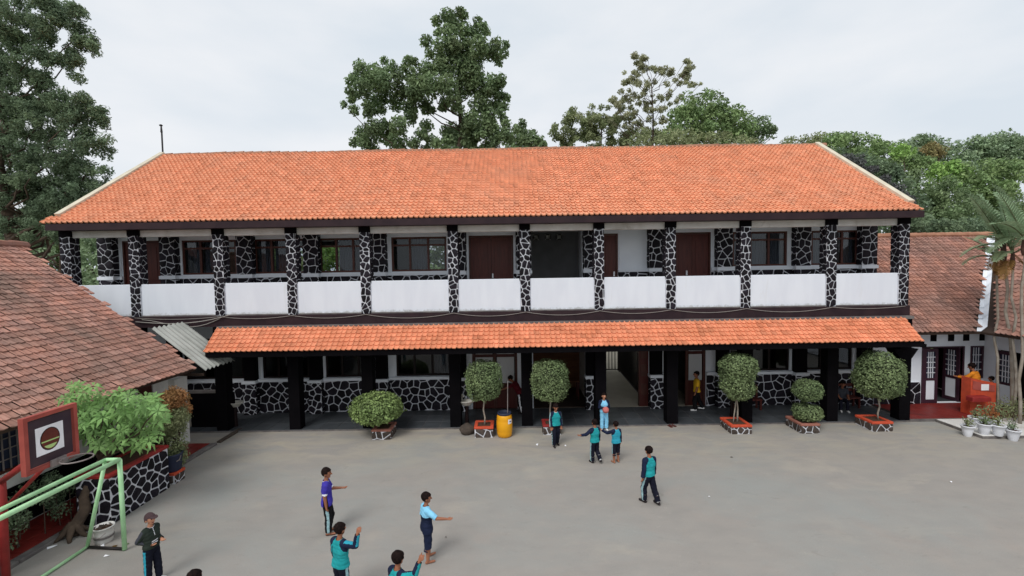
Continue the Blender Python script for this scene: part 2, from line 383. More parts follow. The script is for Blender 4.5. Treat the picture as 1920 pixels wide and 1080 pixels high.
leafm('leaf_lime', (142, 180, 110), (122, 160, 96), 0.5, 0.3)
leafm('leaf_red', (166, 98, 56), (140, 104, 58), 0.4)
leafm('leaf_orange', (172, 122, 80), (150, 118, 76), 0.4)
leafm('leaf_rust', (156, 138, 96), (142, 136, 92), 0.4)

def yard_material():
    m = MATS['concrete_yard']; t = m.node_tree; N, L = t.nodes, t.links; p = N['Principled BSDF']; prev = p.inputs['Base Color'].links[0].from_socket
    geo = N.new('ShaderNodeNewGeometry')
    def noise(scale, detail, lo, hi, rough=0.6, dist=0.0, st=(1, 1, 1)):
        mp_ = N.new('ShaderNodeMapping'); mp_.inputs['Scale'].default_value = st; L.new(geo.outputs['Position'], mp_.inputs['Vector'])
        n = N.new('ShaderNodeTexNoise'); n.inputs['Scale'].default_value = scale; n.inputs['Detail'].default_value = detail; n.inputs['Roughness'].default_value = rough; n.inputs['Distortion'].default_value = dist
        L.new(mp_.outputs['Vector'], n.inputs['Vector']); r = N.new('ShaderNodeMapRange'); r.inputs['From Min'].default_value = lo; r.inputs['From Max'].default_value = hi; L.new(n.outputs['Fac'], r.inputs['Value']); return r.outputs['Result']
    def mixc(a, f, c, k=1.0):
        mu = N.new('ShaderNodeMath'); mu.operation = 'MULTIPLY'; mu.inputs[1].default_value = k; L.new(f, mu.inputs[0])
        x = N.new('ShaderNodeMix'); x.data_type = 'RGBA'; L.new(mu.outputs[0], x.inputs['Factor']); L.new(a, x.inputs['A']); x.inputs['B'].default_value = (*c, 1); return x.outputs['Result']
    c = mixc(prev, noise(0.23, 8, 0.46, 0.66, 0.68, 0.5, (1, 1.3, 1)), srgb(148, 151, 148), 0.7)           # cool bluish worn areas
    c = mixc(c, noise(0.75, 6, 0.52, 0.74, 0.7, 0.8), srgb(158, 146, 138), 0.4)                     # pinkish patches
    c = mixc(c, noise(3.2, 8, 0.58, 0.80, 0.75, 1.2, (0.6, 1.4, 1)), srgb(118, 113, 106), 0.55)     # stains
    c = mixc(c, noise(7.0, 6, 0.60, 0.75, 0.8, 0.6), srgb(184, 178, 166), 0.45)                     # scuffed pale spots
    c = mixc(c, noise(55, 3, 0.50, 0.72, 0.8), srgb(112, 108, 102), 0.35)                           # aggregate
    # pale dust trodden in front of the terrace
    sp = N.new('ShaderNodeSeparateXYZ'); L.new(geo.outputs['Position'], sp.inputs['Vector'])
    r = N.new('ShaderNodeMapRange'); r.interpolation_type = 'SMOOTHSTEP'; r.inputs['From Min'].default_value = 11.0; r.inputs['From Max'].default_value = 14.6; L.new(sp.outputs['Y'], r.inputs['Value'])
    mu = N.new('ShaderNodeMath'); mu.operation = 'MULTIPLY'; L.new(r.outputs['Result'], mu.inputs[0]); L.new(noise(1.3, 7, 0.42, 0.7, 0.7, 0.7, (0.5, 1.3, 1)), mu.inputs[1])
    c = mixc(c, mu.outputs[0], srgb(178, 168, 148), 0.6)
    L.new(c, p.inputs['Base Color'])
yard_material()
mat('panel_paint', srgb(228, 233, 241), srgb(222, 227, 236), rough=0.65, scale=1.5, spec=0.3, bump=0.04, bscale=30, c3=srgb(206, 207, 206), scale3=1.6, lo3=0.62, hi3=0.95, stretch=(2.2, 1, 0.5))
def panel_grime():
    m = MATS['panel_paint']; t = m.node_tree; N, L = t.nodes, t.links; p = N['Principled BSDF']; prev = p.inputs['Base Color'].links[0].from_socket
    geo = N.new('ShaderNodeNewGeometry'); sp = N.new('ShaderNodeSeparateXYZ'); L.new(geo.outputs['Position'], sp.inputs['Vector'])
    n = N.new('ShaderNodeTexNoise'); n.inputs['Scale'].default_value = 6; n.inputs['Detail'].default_value = 8; n.inputs['Roughness'].default_value = 0.7; L.new(geo.outputs['Position'], n.inputs['Vector'])
    a = N.new('ShaderNodeMath'); a.operation = 'MULTIPLY_ADD'; a.inputs[1].default_value = -0.34; L.new(n.outputs['Fac'], a.inputs[0]); L.new(sp.outputs['Z'], a.inputs[2])
    r = N.new('ShaderNodeMapRange'); r.inputs['From Min'].default_value = 3.99; r.inputs['From Max'].default_value = 3.89; L.new(a.outputs[0], r.inputs['Value'])
    x = N.new('ShaderNodeMix'); x.data_type = 'RGBA'; mu = N.new('ShaderNodeMath'); mu.operation = 'MULTIPLY'; mu.inputs[1].default_value = 0.7; L.new(r.outputs['Result'], mu.inputs[0]); L.new(mu.outputs[0], x.inputs['Factor']); L.new(prev, x.inputs['A']); x.inputs['B'].default_value = (*srgb(150, 146, 138), 1)
    L.new(x.outputs['Result'], p.inputs['Base Color'])
panel_grime()
# ------------------------------------------------------------------ ground
o = mesh_obj('ground', [(-700, -300, -0.03), (700, -300, -0.03), (700, 1200, -0.03), (-700, 1200, -0.03)], [(0, 1, 2, 3)], ['earth']); tag(o, kind='structure')
# yard: a slightly uneven concrete sheet
gx = np.linspace(-24, 24, 49); gy = np.linspace(-12, 25.5, 40); X, Y = np.meshgrid(gx, gy)
Z = 0.006 * np.sin(X * 0.9 + 1) * np.cos(Y * 0.7); v = np.stack([X, Y, Z * 0 - 0.0], -1).reshape(-1, 3)
ii = np.arange(48)[None, :] + 49 * np.arange(39)[:, None]; q = np.stack([ii, ii + 1, ii + 50, ii + 49], -1).reshape(-1, 4)
o = mesh_obj('back_yard', [(-20, 25.6, -0.004), (20, 25.6, -0.004), (20, 35, -0.004), (-20, 35, -0.004)], [(0, 1, 2, 3)], ['passage_floor']); tag(o, kind='structure')
o = mesh_obj('yard', v, q, ['concrete_yard']); tag(o, kind='structure')

# ------------------------------------------------------------------ main school building
YF, YW = 15.7, 17.5          # pillar fronts, inner walls
XL, XR = -15.57, 13.77
PILL = [-15.4, -13.05, -10.14, -7.62, -5.07, -2.03, 0.465, 3.03, 5.51, 8.1, 11.07, 13.58]
school = thing('school_building', (-0.9, 18, 0), 'long two storey school with orange tiled roof, white balcony panels and dark crazy stone pillars', 'building')
def part(mb, name, m, smooth=False, parent=None, kind=None): return mb.build(name, m, parent or school, smooth, kind)

# floors and slabs
part(MB().box(XL, XR, YF - 0.06, 19.8, 3.68, 4.05).box(XL, 2.9, 19.8, 24.9, 3.68, 4.05).box(5.65, XR, 19.8, 24.9, 3.68, 4.05), 'floor_slab', 'dark_fascia')
part(MB().box(XL, XR, YF + 0.02, YW - 0.2, 4.05, 4.09), 'gallery_floor', 'slab_grey')
part(MB().box(-10.15, XR, 15.46, 15.64, 3.60, 3.70), 'flashing', 'slab_grey')
part(MB().box(XL + 0.1, XR - 0.1, YF + 0.34, 19.8, 7.05, 7.1).box(XL + 0.1, 2.9, 19.8, 24.9, 7.05, 7.1).box(5.75, XR - 0.1, 19.8, 24.9, 7.05, 7.1), 'gallery_ceiling', 'white_dirty')

# terrace floor, tiled
terrace = tag(MB().box(-11.6, 13.75, 15.48, YW, -0.02, 0.045).build('terrace', 'slab_grey'), kind='structure')
for i in range(42):
    for j in range(3):
        x0 = -11.6 + i * 0.6; y0 = 15.49 + j * 0.66
        MB().bbox(x0 + 0.008, x0 + 0.592, y0 + 0.008, min(y0 + 0.652, 17.49), 0.04, 0.056, 0.004).build('tile', 'terrace_grey', terrace)

def holes_wall(mb, x0, x1, y0, y1, z0, z1, holes, m=0):
    """solid wall pieces round rectangular openings (x0,x1,z0,z1), butted end to end"""
    x = x0
    for (a, b, c, d) in sorted(holes):
        if a > x: mb.box(x, a, y0, y1, z0, z1, m)
        if c > z0: mb.box(a, b, y0, y1, z0, c, m)
        if d < z1: mb.box(a, b, y0, y1, d, z1, m)
        x = b
    if x < x1: mb.box(x, x1, y0, y1, z0, z1, m)

UPWIN = [(-12.68, -10.6), (-9.9, -7.95), (-7.4, -5.45), (-4.62, -2.5), (8.52, 10.62), (11.55, 13.35)]
UPDOOR = [(-14.95, -13.5), (-1.63, 0.06), (3.5, 4.08), (6.28, 7.66)]
holes = [(a, b, 5.48, 6.80) for a, b in UPWIN] + [(a, b, 4.09, 6.80) for a, b in UPDOOR] + [(0.74, 2.72, 4.09, 7.0)]
mb = MB(); holes_wall(mb, XL, XR - 0.1, YW, YW + 0.18, 4.09, 7.05, holes); part(mb, 'upper_wall', 'white_paint')
LOWIN = [(-12.8, -10.5), (-9.75, -7.95), (-7.3, -5.4), (-4.55, -2.45), (8.45, 10.75), (11.4, 13.2)]
holes = [(a, b, 1.40, 3.0) for a, b in LOWIN] + [(-1.6, 0.16, 0.05, 2.9), (0.78, 2.82, 0.05, 3.1), (3.42, 5.28, 0.05, 3.2), (6.3, 7.5, 0.05, 2.9)]
mb = MB(); holes_wall(mb, XL, XR - 0.1, YW, YW + 0.18, 0.05, 3.68, holes); part(mb, 'lower_wall', 'white_paint')
# rooms behind: back wall with windows, cross walls, floor and ceilings
holes = [(x, x + 1.7, 5.3, 6.85) for x in (-15, -12.4, -9.9, -7.6, -5.2, -3.0, 5.8, 8.3, 11.2)] + [(3.03, 5.32, 4.05, 7.05)]
mb = MB(); holes_wall(mb, XL, XR, 23.6, 23.8, 4.05, 7.05, holes)
holes_wall(mb, XL, XR, 23.6, 23.8, 0.0, 3.68, [(3.31, 7.1, 0.0, 3.68)])
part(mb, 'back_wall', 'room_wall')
for x in (-13.05, -5.0, 0.5):
    mb = MB(); mb.box(x - 0.07, x + 0.07, YW + 0.18, 23.6, 4.05, 7.05); part(mb, 'cross_wall', 'room_wall')
for x in (-10.14, -2.0, 0.55, 8.1):
    mb = MB(); mb.box(x - 0.07, x + 0.07, YW + 0.18, 23.6, 0.0, 3.68); part(mb, 'cross_wall', 'room_wall')
mb = MB(); mb.box(XL, XL + 0.16, YW + 0.18, 23.6, 0.0, 7.05); part(mb, 'end_wall', 'room_wall'); part(MB().box(XR - 0.16, XR, YW + 0.18, 23.6, 0.0, 7.05), 'end_wall', 'room_wall')
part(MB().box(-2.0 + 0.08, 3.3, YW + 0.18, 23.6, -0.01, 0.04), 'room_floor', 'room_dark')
part(MB().box(3.0, 7.3, YW + 0.01, 25.5, -0.01, 0.05), 'passage_floor', 'passage_floor')
for x in (2.95, 5.7): part(MB().box(x - 0.05, x + 0.05, YW + 0.18, 23.6, 4.05, 7.05), 'stair_wall', 'white_paint')
part(MB().box(3.0, 3.3, YW + 0.18, 23.6, 0.05, 3.68), 'passage_wall', 'white_dirty')
part(MB().prism([(5.62, YW + 0.19, 0.05), (7.25, 23.59, 0.05), (7.33, 23.59, 0.05), (5.7, YW + 0.19, 0.05)], (0, 0, 3.62)), 'passage_wall', 'white_dirty')

# dark recess of the stair hall on the upper floor with its three vent blocks
mb = MB(); holes_wall(mb, 0.57, 2.88, 19.6, 19.75, 4.05, 7.05, [(0.95 + k * 0.5, 1.2 + k * 0.5, 6.72, 6.98) for k in range(3)])
part(mb, 'recess_wall', 'shaded_wall')
for k in range(3):
    x = 0.95 + k * 0.5; mb = MB()
    mb.tube([(x, 19.66, 6.72), (x + 0.25, 19.66, 6.98)], 0.022, 6).tube([(x, 19.66, 6.98), (x + 0.25, 19.66, 6.72)], 0.022, 6)
    mb.tube([(x + 0.125 + 0.07 * math.cos(t), 19.64, 6.85 + 0.07 * math.sin(t)) for t in np.linspace(0, 6.283, 11)], 0.016, 5)
    part(mb, 'vent_block', 'white_dirty')

# outer pillars of the upper floor, stone faced; black pillars below
for i, x in enumerate(PILL):
    w = 0.165
    p = part(MB().box(x - w, x + w, YF, YF + 0.36, 4.0, 7.06), 'pillar', 'mortar')
    part(MB().box(x - w - 0.02, x + w + 0.02, YF - 0.022, YF + 0.37, 6.86, 7.07), 'pillar_cap', 'black_paint', parent=p)
    stones(p, (x - w, YF, 4.02), (1, 0, 0), (0, 0, 1), 2 * w, 2.84, 0.225, 0.03)
    if x < 0: stones(p, (x + w, YF, 5.1), (0, 1, 0), (0, 0, 1), 0.36, 1.76, 0.21, 0.028)
    else: stones(p, (x - w, YF + 0.36, 5.1), (0, -1, 0), (0, 0, 1), 0.36, 1.76, 0.21, 0.028)
    mb = MB().box(x - 0.19, x + 0.19, 15.53, 15.9, 0.0, 3.68)
    if i == 11: mb.hexa([(x - 0.19, 15.53, 2.2), (x + 0.19, 15.53, 2.2), (x + 0.19, 15.9, 2.2), (x - 0.19, 15.9, 2.2), (x - 0.42, 15.52, 2.55), (x + 0.42, 15.52, 2.55), (x + 0.42, 15.91, 2.55), (x - 0.42, 15.91, 2.55)])
    part(mb, 'lower_pillar', 'black_paint')
    # pilaster behind, against the inner wall
    q = 0.28
    pl = part(MB().box(x - q, x + q, 17.22, YW - 0.002, 4.09, 7.0), 'pilaster', 'mortar')
    part(MB().box(x - q - 0.03, x + q + 0.03, 17.17, YW - 0.004, 5.33, 5.45), 'sill', 'white_paint', parent=pl)
    for z0, hh in ((4.95, 0.37), (5.47, 1.52)):
        stones(pl, (x - q, 17.22, z0), (1, 0, 0), (0, 0, 1), 2 * q, hh, 0.26, 0.03)
        if x < 0: stones(pl, (x + q, 17.22, z0), (0, 1, 0), (0, 0, 1), 0.27, hh, 0.24, 0.028)
        else: stones(pl, (x - q, YW - 0.01, z0), (0, -1, 0), (0, 0, 1), 0.27, hh, 0.24, 0.028)
    if i in (6,): continue
    pl = part(MB().box(x - 0.24, x + 0.24, 17.2, YW - 0.002, 0.05, 1.26), 'lower_pilaster', 'mortar')
    part(MB().box(x - 0.27, x + 0.27, 17.15, YW - 0.004, 1.26, 1.37), 'sill', 'white_paint', parent=pl)
    stones(pl, (x - 0.24, 17.2, 0.06), (1, 0, 0), (0, 0, 1), 0.48, 1.2, 0.26, 0.036)
    s = 1 if x < 0 else -1
    if x < 0: stones(pl, (x + 0.24, 17.2, 0.06), (0, 1, 0), (0, 0, 1), 0.29, 1.2, 0.24, 0.034)
    else: stones(pl, (x - 0.24, YW - 0.01, 0.06), (0, -1, 0), (0, 0, 1), 0.29, 1.2, 0.24, 0.034)
    part(MB().box(x - 0.22, x + 0.22, 17.24, YW - 0.003, 1.372, 3.67), 'lower_pilaster', 'black_paint')

# white balcony panels and the beam above
for a, b in zip(PILL[:-1], PILL[1:]):
    part(MB().bbox(a + 0.17, b - 0.17, YF + 0.03, YF + 0.17, 4.052, 5.18, 0.012), 'balcony_panel', 'panel_paint')
    part(MB().box(a + 0.15, b - 0.15, YF + 0.1, YF + 0.3, 6.83, 7.055), 'roof_beam', 'white_dirty')
for x, s in ((XL, 1), (XR, -1)):      # end panels of the gallery
    part(MB().box(min(x, x + s * 0.13), max(x, x + s * 0.13), YF + 0.36, 17.2, 4.052, 5.12), 'balcony_panel', 'white_paint')

# low stone band, sill and lower wainscot along the inner walls
def between(skip):
    """runs of wall not crossed by pilasters or doors"""
    out = []; x = XL
    for a, b in sorted(skip):
        if a - x > 0.12: out.append((x, a))
        x = max(x, b)
    if XR - 0.12 - x > 0.12: out.append((x, XR - 0.12))
    return out
runs = between([(p - 0.28, p + 0.28) for p in PILL] + UPDOOR + [(0.74, 2.72)])
for a, b in runs:
    s = part(MB().box(a + 0.005, b - 0.005, YW - 0.05, YW - 0.004, 4.09, 5.33), 'wainscot', 'mortar')
    stones(s, (a + 0.01, YW - 0.05, 5.0), (1, 0, 0), (0, 0, 1), b - a - 0.02, 0.33, 0.3, 0.035)
    part(MB().box(a + 0.005, b - 0.005, YW - 0.12, YW - 0.006, 5.33, 5.45), 'sill', 'white_paint')
runs = between([(p - 0.24, p + 0.24) for p in PILL] + [(-1.6, 0.16), (0.78, 2.82), (3.42, 5.28), (6.3, 7.5)])
for a, b in runs:
    if b - a < 0.2: continue
    s = part(MB().box(a + 0.005, b - 0.005, YW - 0.06, YW - 0.004, 0.05, 1.28), 'wainscot', 'mortar')
    stones(s, (a + 0.01, YW - 0.06, 0.06), (1, 0, 0), (0, 0, 1), b - a - 0.02, 1.21, 0.3, 0.034)
    part(MB().box(a + 0.005, b - 0.005, YW - 0.13, YW - 0.006, 1.28, 1.39), 'sill', 'white_paint')

# windows: frame with panes and curtains
def window(x0, x1, z0, z1, y, n=3, transom=0.0, curtains=(), frame='window_frame', parent=school, name='window', t=0.07, glass='glass'):
    mb = MB(); mb.box(x0, x1, y, y + 0.1, z0, z0 + t).box(x0, x1, y, y + 0.1, z1 - t, z1)
    xs = np.linspace(x0, x1, n + 1)
    for k, x in enumerate(xs):
        a, b = (x0, x0 + t) if k == 0 else ((x1 - t, x1) if k == n else (x - t * 0.55, x + t * 0.55))
        mb.box(a, b, y + 0.003, y + 0.097, z0 + t, z1 - t)
    if transom:
        for k in range(n): mb.box(xs[k] + t * (1 if k == 0 else 0.55), xs[k + 1] - t * (1 if k == n - 1 else 0.55), y + 0.006, y + 0.094, z1 - transom - t, z1 - transom)
    w = mb.build(name, frame, parent)
    for k in range(n):
        a, b = xs[k] + t * 0.55, xs[k + 1] - t * 0.55
        MB().box(a, b, y + 0.045, y + 0.052, z0 + t * 0.6, z1 - t * 0.6).build('pane', glass, w)
        if k in curtains:
            zz = np.linspace(a, b, 13); pts = [(x, y + 0.22 + 0.025 * (j % 2), 0) for j, x in enumerate(zz)]
            vv = [(p[0], p[1], z0) for p in pts] + [(p[0], p[1], z1) for p in pts]
            mesh_obj('curtain', vv, [(j, j + 1, 14 + j, 13 + j) for j in range(12)], ['curtain'], w)
for (a, b), n, cu in zip(UPWIN, (3, 3, 3, 3, 3, 3), ((0, 1), (0, 1), (1, 2), (1,), (0, 1, 2), (0, 1, 2))):
    window(a, b, 5.48, 6.80, YW + 0.02, n, 0.28, cu)
for (a, b), cu in zip(LOWIN, ((), (), (), (2,), (), ())):
    window(a, b, 1.40, 3.0, YW + 0.02, 3, 0.4, cu, frame='frame_black')
    for x in (a - 0.05, b + 0.05):      # white reveal strips either side
        part(MB().box(x - 0.04, x + 0.04, YW - 0.03, YW - 0.005, 1.392, 3.3), 'reveal', 'white_paint')
part(MB().box(-4.98, -4.62, YW - 0.05, YW - 0.008, 1.392, 3.4), 'reveal', 'white_paint')

# upper doors: brown double or single leaves
def leaf_door(x0, x1, z0, z1, y, leaves=2, m='brown_wood', hx=None):
    f = MB().box(x0 - 0.06, x0, y - 0.03, y + 0.12, z0, z1 + 0.05).box(x1, x1 + 0.06, y - 0.03, y + 0.12, z0, z1 + 0.05).box(x0, x1, y - 0.03, y + 0.12, z1, z1 + 0.05)
    d = part(f, 'door', 'window_frame')
    xs = np.linspace(x0, x1, leaves + 1)
    for k in range(leaves):
        a, b = xs[k] + 0.006, xs[k + 1] - 0.006
        mb = MB().box(a, b, y + 0.02, y + 0.065, z0 + 0.01, z1 - 0.01)
        for za, zb in ((z0 + 0.2, z0 + 1.0), (z0 + 1.2, z1 - 0.2)):
            mb.bbox(a + 0.12, b - 0.12, y + 0.005, y + 0.0195, za, zb, 0.004)
        mb.build('door_leaf', m, d)
    hx = hx if hx is not None else (x0 + x1) / 2 + 0.05
    MB().bbox(hx - 0.03, hx + 0.03, y - 0.04, y + 0.004, z0 + 1.08, z0 + 1.26, 0.01).build('handle', 'paper', d)
leaf_door(-14.9, -13.55, 4.09, 6.76, YW + 0.02, 2)
leaf_door(-1.58, 0.01, 4.09, 6.76, YW + 0.02, 2)
leaf_door(3.5, 4.04, 4.09, 6.76, YW + 0.02, 1, hx=3.95)
leaf_door(6.33, 7.61, 4.09, 6.76, YW + 0.02, 2, hx=6.75)
# the white door surrounds
for a, b in UPDOOR:
    part(MB().box(a - 0.14, a - 0.062, YW - 0.03, YW - 0.006, 5.452, 7.04), 'reveal', 'white_paint')
    part(MB().box(b + 0.062, b + 0.14, YW - 0.03, YW - 0.006, 5.452, 7.04), 'reveal', 'white_paint')

# ground floor: classroom doors with white glazed leaves
def glazed_door(x0, x1, y, leaves, parent=school):
    mb = MB(); z0, z1 = 0.06, 2.9; xs = np.linspace(x0, x1, leaves + 1)
    for k, x in enumerate(xs): mb.box(x - 0.05, x + 0.05, y, y + 0.1, z0, z1)
    mb.box(x0 + 0.05, x1 - 0.05, y + 0.003, y + 0.097, z1 - 0.06, z1 - 0.003)
    d = mb.build('door', 'window_frame', parent)
    for k in range(leaves):
        a, b = xs[k] + 0.054, xs[k + 1] - 0.054
        MB().box(a, b, y + 0.03, y + 0.07, z0, 1.05).build('door_panel', 'brown_wood', d)
        MB().box(a, b, y + 0.03, y + 0.07, 2.08, 2.2).build('transom_rail', 'brown_wood', d)
        MB().box(a + 0.03, b - 0.03, y + 0.035, y + 0.06, 1.052, 2.078).build('pane', 'white_glass', d)
        MB().box(a + 0.03, b - 0.03, y + 0.035, y + 0.06, 2.202, 2.8).build('pane', 'white_glass', d)
glazed_door(-1.55, 0.12, YW + 0.03, 2)
glazed_door(6.78, 7.46, YW + 0.03, 1)

# room with plywood partition and table next to the passage
part(MB().box(0.9, 3.0, 20.4, 20.5, 0.05, 2.6), 'partition', 'plywood')
tb = thing('wooden_table', (2.2, 18.9, 0.05), 'brown wooden table standing in the open room beside the passage', 'table')
MB().bbox(1.5, 2.75, 18.55, 19.2, 0.78, 0.83, 0.01).build('tabletop', 'plywood', tb)
for x in (1.56, 2.69):
    for y in (18.61, 19.14): MB().box(x - 0.03, x + 0.03, y - 0.03, y + 0.03, 0.05, 0.78).build('leg', 'brown_wood', tb)

# passage: back gate of bars, folded side gate, posts
def gate(x0, x1, y0, y1, z1, n, label, name='bar_gate'):
    L = math.hypot(x1 - x0, y1 - y0); P = lambda t, z: (x0 + (x1 - x0) * t, y0 + (y1 - y0) * t, z)
    g = thing(name, P(0.5, 0.06), label, 'gate')
    mb = MB()
    for z in (0.14, z1 - 0.04): mb.tube([P(0, z), P(1, z)], 0.03, 6)
    for t in (0, 1): mb.tube([P(t, 0.07), P(t, z1)], 0.035, 6)
    mb.build('gate_frame', 'steel_dark', g)
    for k in range(1, n): MB().tube([P(k / n, 0.14), P(k / n, z1 - 0.04)], 0.026, 5).build('bar', 'steel_dark', g)
gate(3.42, 5.5, 23.55, 23.55, 2.9, 13, 'dark steel bar gate closing the far end of the passage')
gate(5.3, 5.5, 18.4, 23.3, 2.9, 22, 'dark steel bar gate folded along the right side of the passage', 'folding_gate')
part(MB().box(4.92, 5.28, YW + 0.05, YW + 0.25, 0.05, 3.2), 'passage_post', 'brown_wood')
for z in (0.5, 1.25, 1.95): part(MB().bbox(4.99, 5.2, YW + 0.036, YW + 0.0495, z, z + 0.45, 0.004), 'panel', 'window_frame')
part(MB().box(5.285, 5.36, YW - 0.02, YW - 0.006, 0.05, 3.2), 'reveal', 'white_paint')
# pale wall beyond the passage, across a back lane
o = MB().box(-8, 22, 35.0, 35.2, 0, 2.4).build('boundary_wall', 'white_dirty'); tag(o, 'pale boundary wall seen through the bars at the end of the passage', 'wall')

# canopy over the ground floor
CO = np.array([-10.12, 14.74, 2.95]); CU = np.array([1.0, 0, 0]); cl = math.hypot(0.76, 0.70); CV = np.array([0, 0.76 / cl, 0.70 / cl])
canopy = part(MB().prism([(-10.1, 14.78, 2.90), (-10.1, 15.5, 3.56), (-10.1, 15.5, 3.50), (-10.1, 14.78, 2.84)], (23.6, 0, 0)), 'canopy', 'black_paint')
part(MB().box(-10.1, 13.5, 14.76, 14.80, 2.76, 2.93), 'fascia', 'black_paint', parent=canopy)
mb = MB()
for x in PILL[2:]: mb.box(x - 0.05, x + 0.05, 14.82, 15.53, 2.72, 2.84)
part(mb, 'bracket', 'black_paint', parent=canopy)
tile_roof(canopy, CO, CU, CV, 6, 0.172, cl / 6, lambda j: (0, 23.62), ['tile_canopy'], n_ind=300, th=0.036, roll=0.05, jit=0.008, tfun=lambda r: min(1, max(0, r.gauss(0.58, 0.15))) if r.random() > 0.08 else r.uniform(0, 0.2))

# main roof
RO = np.array([-15.56, 15.28, 7.28]); rl = math.hypot(5.27, 3.55); RV = np.array([0, 5.27 / rl, 3.55 / rl]); RW = 29.4
roof = part(MB().hexa([(-15.5, 15.33, 7.2), (13.8, 15.33, 7.2), (13.8, 20.55, 10.72), (-15.5, 20.55, 10.72), (-15.5, 15.33, 7.26), (13.8, 15.33, 7.26), (13.8, 20.55, 10.79), (-15.5, 20.55, 10.79)])
            .hexa([(-15.5, 20.552, 10.72), (13.8, 20.552, 10.72), (13.8, 25.9, 7.2), (-15.5, 25.9, 7.2), (-15.5, 20.552, 10.79), (13.8, 20.552, 10.79), (13.8, 25.9, 7.26), (-15.5, 25.9, 7.26)], 1), 'roof', ['dark_fascia', 'tile_old'])
part(MB().box(-15.6, 13.84, 15.26, 15.32, 7.045, 7.262), 'fascia', 'dark_fascia', parent=roof)
part(MB().box(-15.55, 13.83, 15.322, YF + 0.1, 7.06, 7.1), 'soffit', 'dark_fascia', parent=roof)
mb = MB()
for x in (-15.52, 13.7): mb.prism([(x, 15.9, 7.1), (x, 25.5, 7.1), (x, 20.55, 10.7)], (0.1, 0, 0))
part(mb, 'gable', 'white_paint', parent=roof)
NR = 28; rch = rl / NR
tile_roof(roof, RO, np.array([1.0, 0, 0]), RV, NR, 0.178, rch, lambda j: ((-0.19, RW + 0.13) if j < 2 else (0.02, RW - 0.12)), ['tile_orange'], n_ind=300, tfun=lambda r: (min(1, max(0, r.gauss(0.55, 0.18))) if r.random() > 0.025 else r.uniform(0, 0.1)), jit=0.01, th=0.042, roll=0.055)
mb = MB()
for i in range(74):                     # ridge tiles
    x = -15.5 + i * 0.4
    zz = 0.018 * math.sin(x * 0.9) + random.uniform(-.008, .008); mb.tube([(x, 20.55, 10.80 + zz), (x + 0.42, 20.55, 10.815 + zz)], [0.105, 0.115], 8)
part(mb, 'ridge', 'ridge_cement', parent=roof)
for x0, x1 in ((-15.62, -15.42), (13.62, 13.82)):     # cement verges along both rakes
    a = RO + RV * (2.1 * rch); b = RO + RV * (rl + 0.02); n = np.array([0, -RV[2], RV[1]])
    vs_ = []
    for p in (a, b):
        for x in (x0, x1):
            for k in (-0.05, 0.125): q = p + n * k; vs_.append((x, q[1], q[2]))
    part(MB().add(vs_, [(0, 1, 3, 2), (4, 6, 7, 5), (0, 4, 5, 1), (2, 3, 7, 6), (1, 5, 7, 3), (0, 2, 6, 4)]), 'verge', 'verge_cement', parent=roof)

# loose cables looped along the slab edge, lightning rod on the ridge
mb = MB()
for a, b in zip(PILL[1:-1], PILL[2:]):
    d = random.uniform(0.06, 0.15)
    mb.tube([(a + (b - a) * t, YF - 0.09, 4.03 - d * 4 * t * (1 - t)) for t in np.linspace(0, 1, 11)], 0.008, 5)
mb.tube([(-13.0 + 3.3 * t, YF - 0.12, 3.9 + 0.2 * t ** 3 - 0.1 * math.sin(3.14 * t)) for t in np.linspace(0, 1, 12)], 0.014, 5)
mb.tube([(-12.8 + 2.7 * t, YF - 0.1, 3.97 - 0.28 * math.sin(3.14 * t ** 1.4)) for t in np.linspace(0, 1, 12)], 0.011, 5)
tag(mb.build('cable', 'cable'), 'pale loose cables looped along the dark slab edge below the white balcony panels', 'cable')
o = MB().tube([(0, 0, 0), (0, 0, 1.0), (-0.01, 0, 1.02), (-0.012, 0, 1.3)], [0.035, 0.035, 0.05, 0.03], 7).build('pole', 'leaf_purple')
c = at_y(305, 290, 21.2); o.location = c; tag(o, 'thin purplish rod rising behind the left end of the orange roof ridge', 'pole')
MBt = MB().lathe([(0.02, 0), (0.07, 0.02), (0.07, 0.06), (0.02, 0.09)], (c[0] - 0.012, c[1], c[2] + 1.29), 8).build('rod_cap', 'steel_dark'); MBt.parent = o; MBt.location = Vector(MBt.location) - o.location
# ------------------------------------------------------------------ left wing: old tiled roof, ridge running towards the viewer
LE, LZ, LG = -9.9, 2.62, 14.2                       # eave line, its height, far gable
lrun, lrise = 5.2, 3.84; ll = math.hypot(lrun, lrise)
left = thing('left_wing', (-12.5, 9, 0), 'low left wing with weathered brown clay tile roof sloping down to the yard', 'building')
def lpart(mb, name, m, parent=None): return mb.build(name, m, parent or left)
LU = np.array([0, 1.0, 0]); LV = np.array([-lrun / ll, 0, lrise / ll])
lroof = lpart(MB().hexa([(LE, -2, LZ - 0.1), (LE, LG - 0.2, LZ - 0.1), (LE - lrun, LG - 0.2, LZ + lrise - 0.1), (LE - lrun, -2, LZ + lrise - 0.1), (LE, -2, LZ - 0.02), (LE, LG - 0.2, LZ - 0.02), (LE - lrun, LG - 0.2, LZ + lrise - 0.02), (LE - lrun, -2, LZ + lrise - 0.02)]), 'roof', 'room_dark')
lpart(MB().hexa([(LE - lrun - 0.003, -2, LZ + lrise - 0.1), (LE - lrun - 0.003, LG, LZ + lrise - 0.1), (LE - 2 * lrun, LG, LZ - 0.1), (LE - 2 * lrun, -2, LZ - 0.1), (LE - lrun - 0.003, -2, LZ + lrise), (LE - lrun - 0.003, LG, LZ + lrise), (LE - 2 * lrun, LG, LZ), (LE - 2 * lrun, -2, LZ)]), 'back_slope', 'tile_old', lroof)
nr = 31
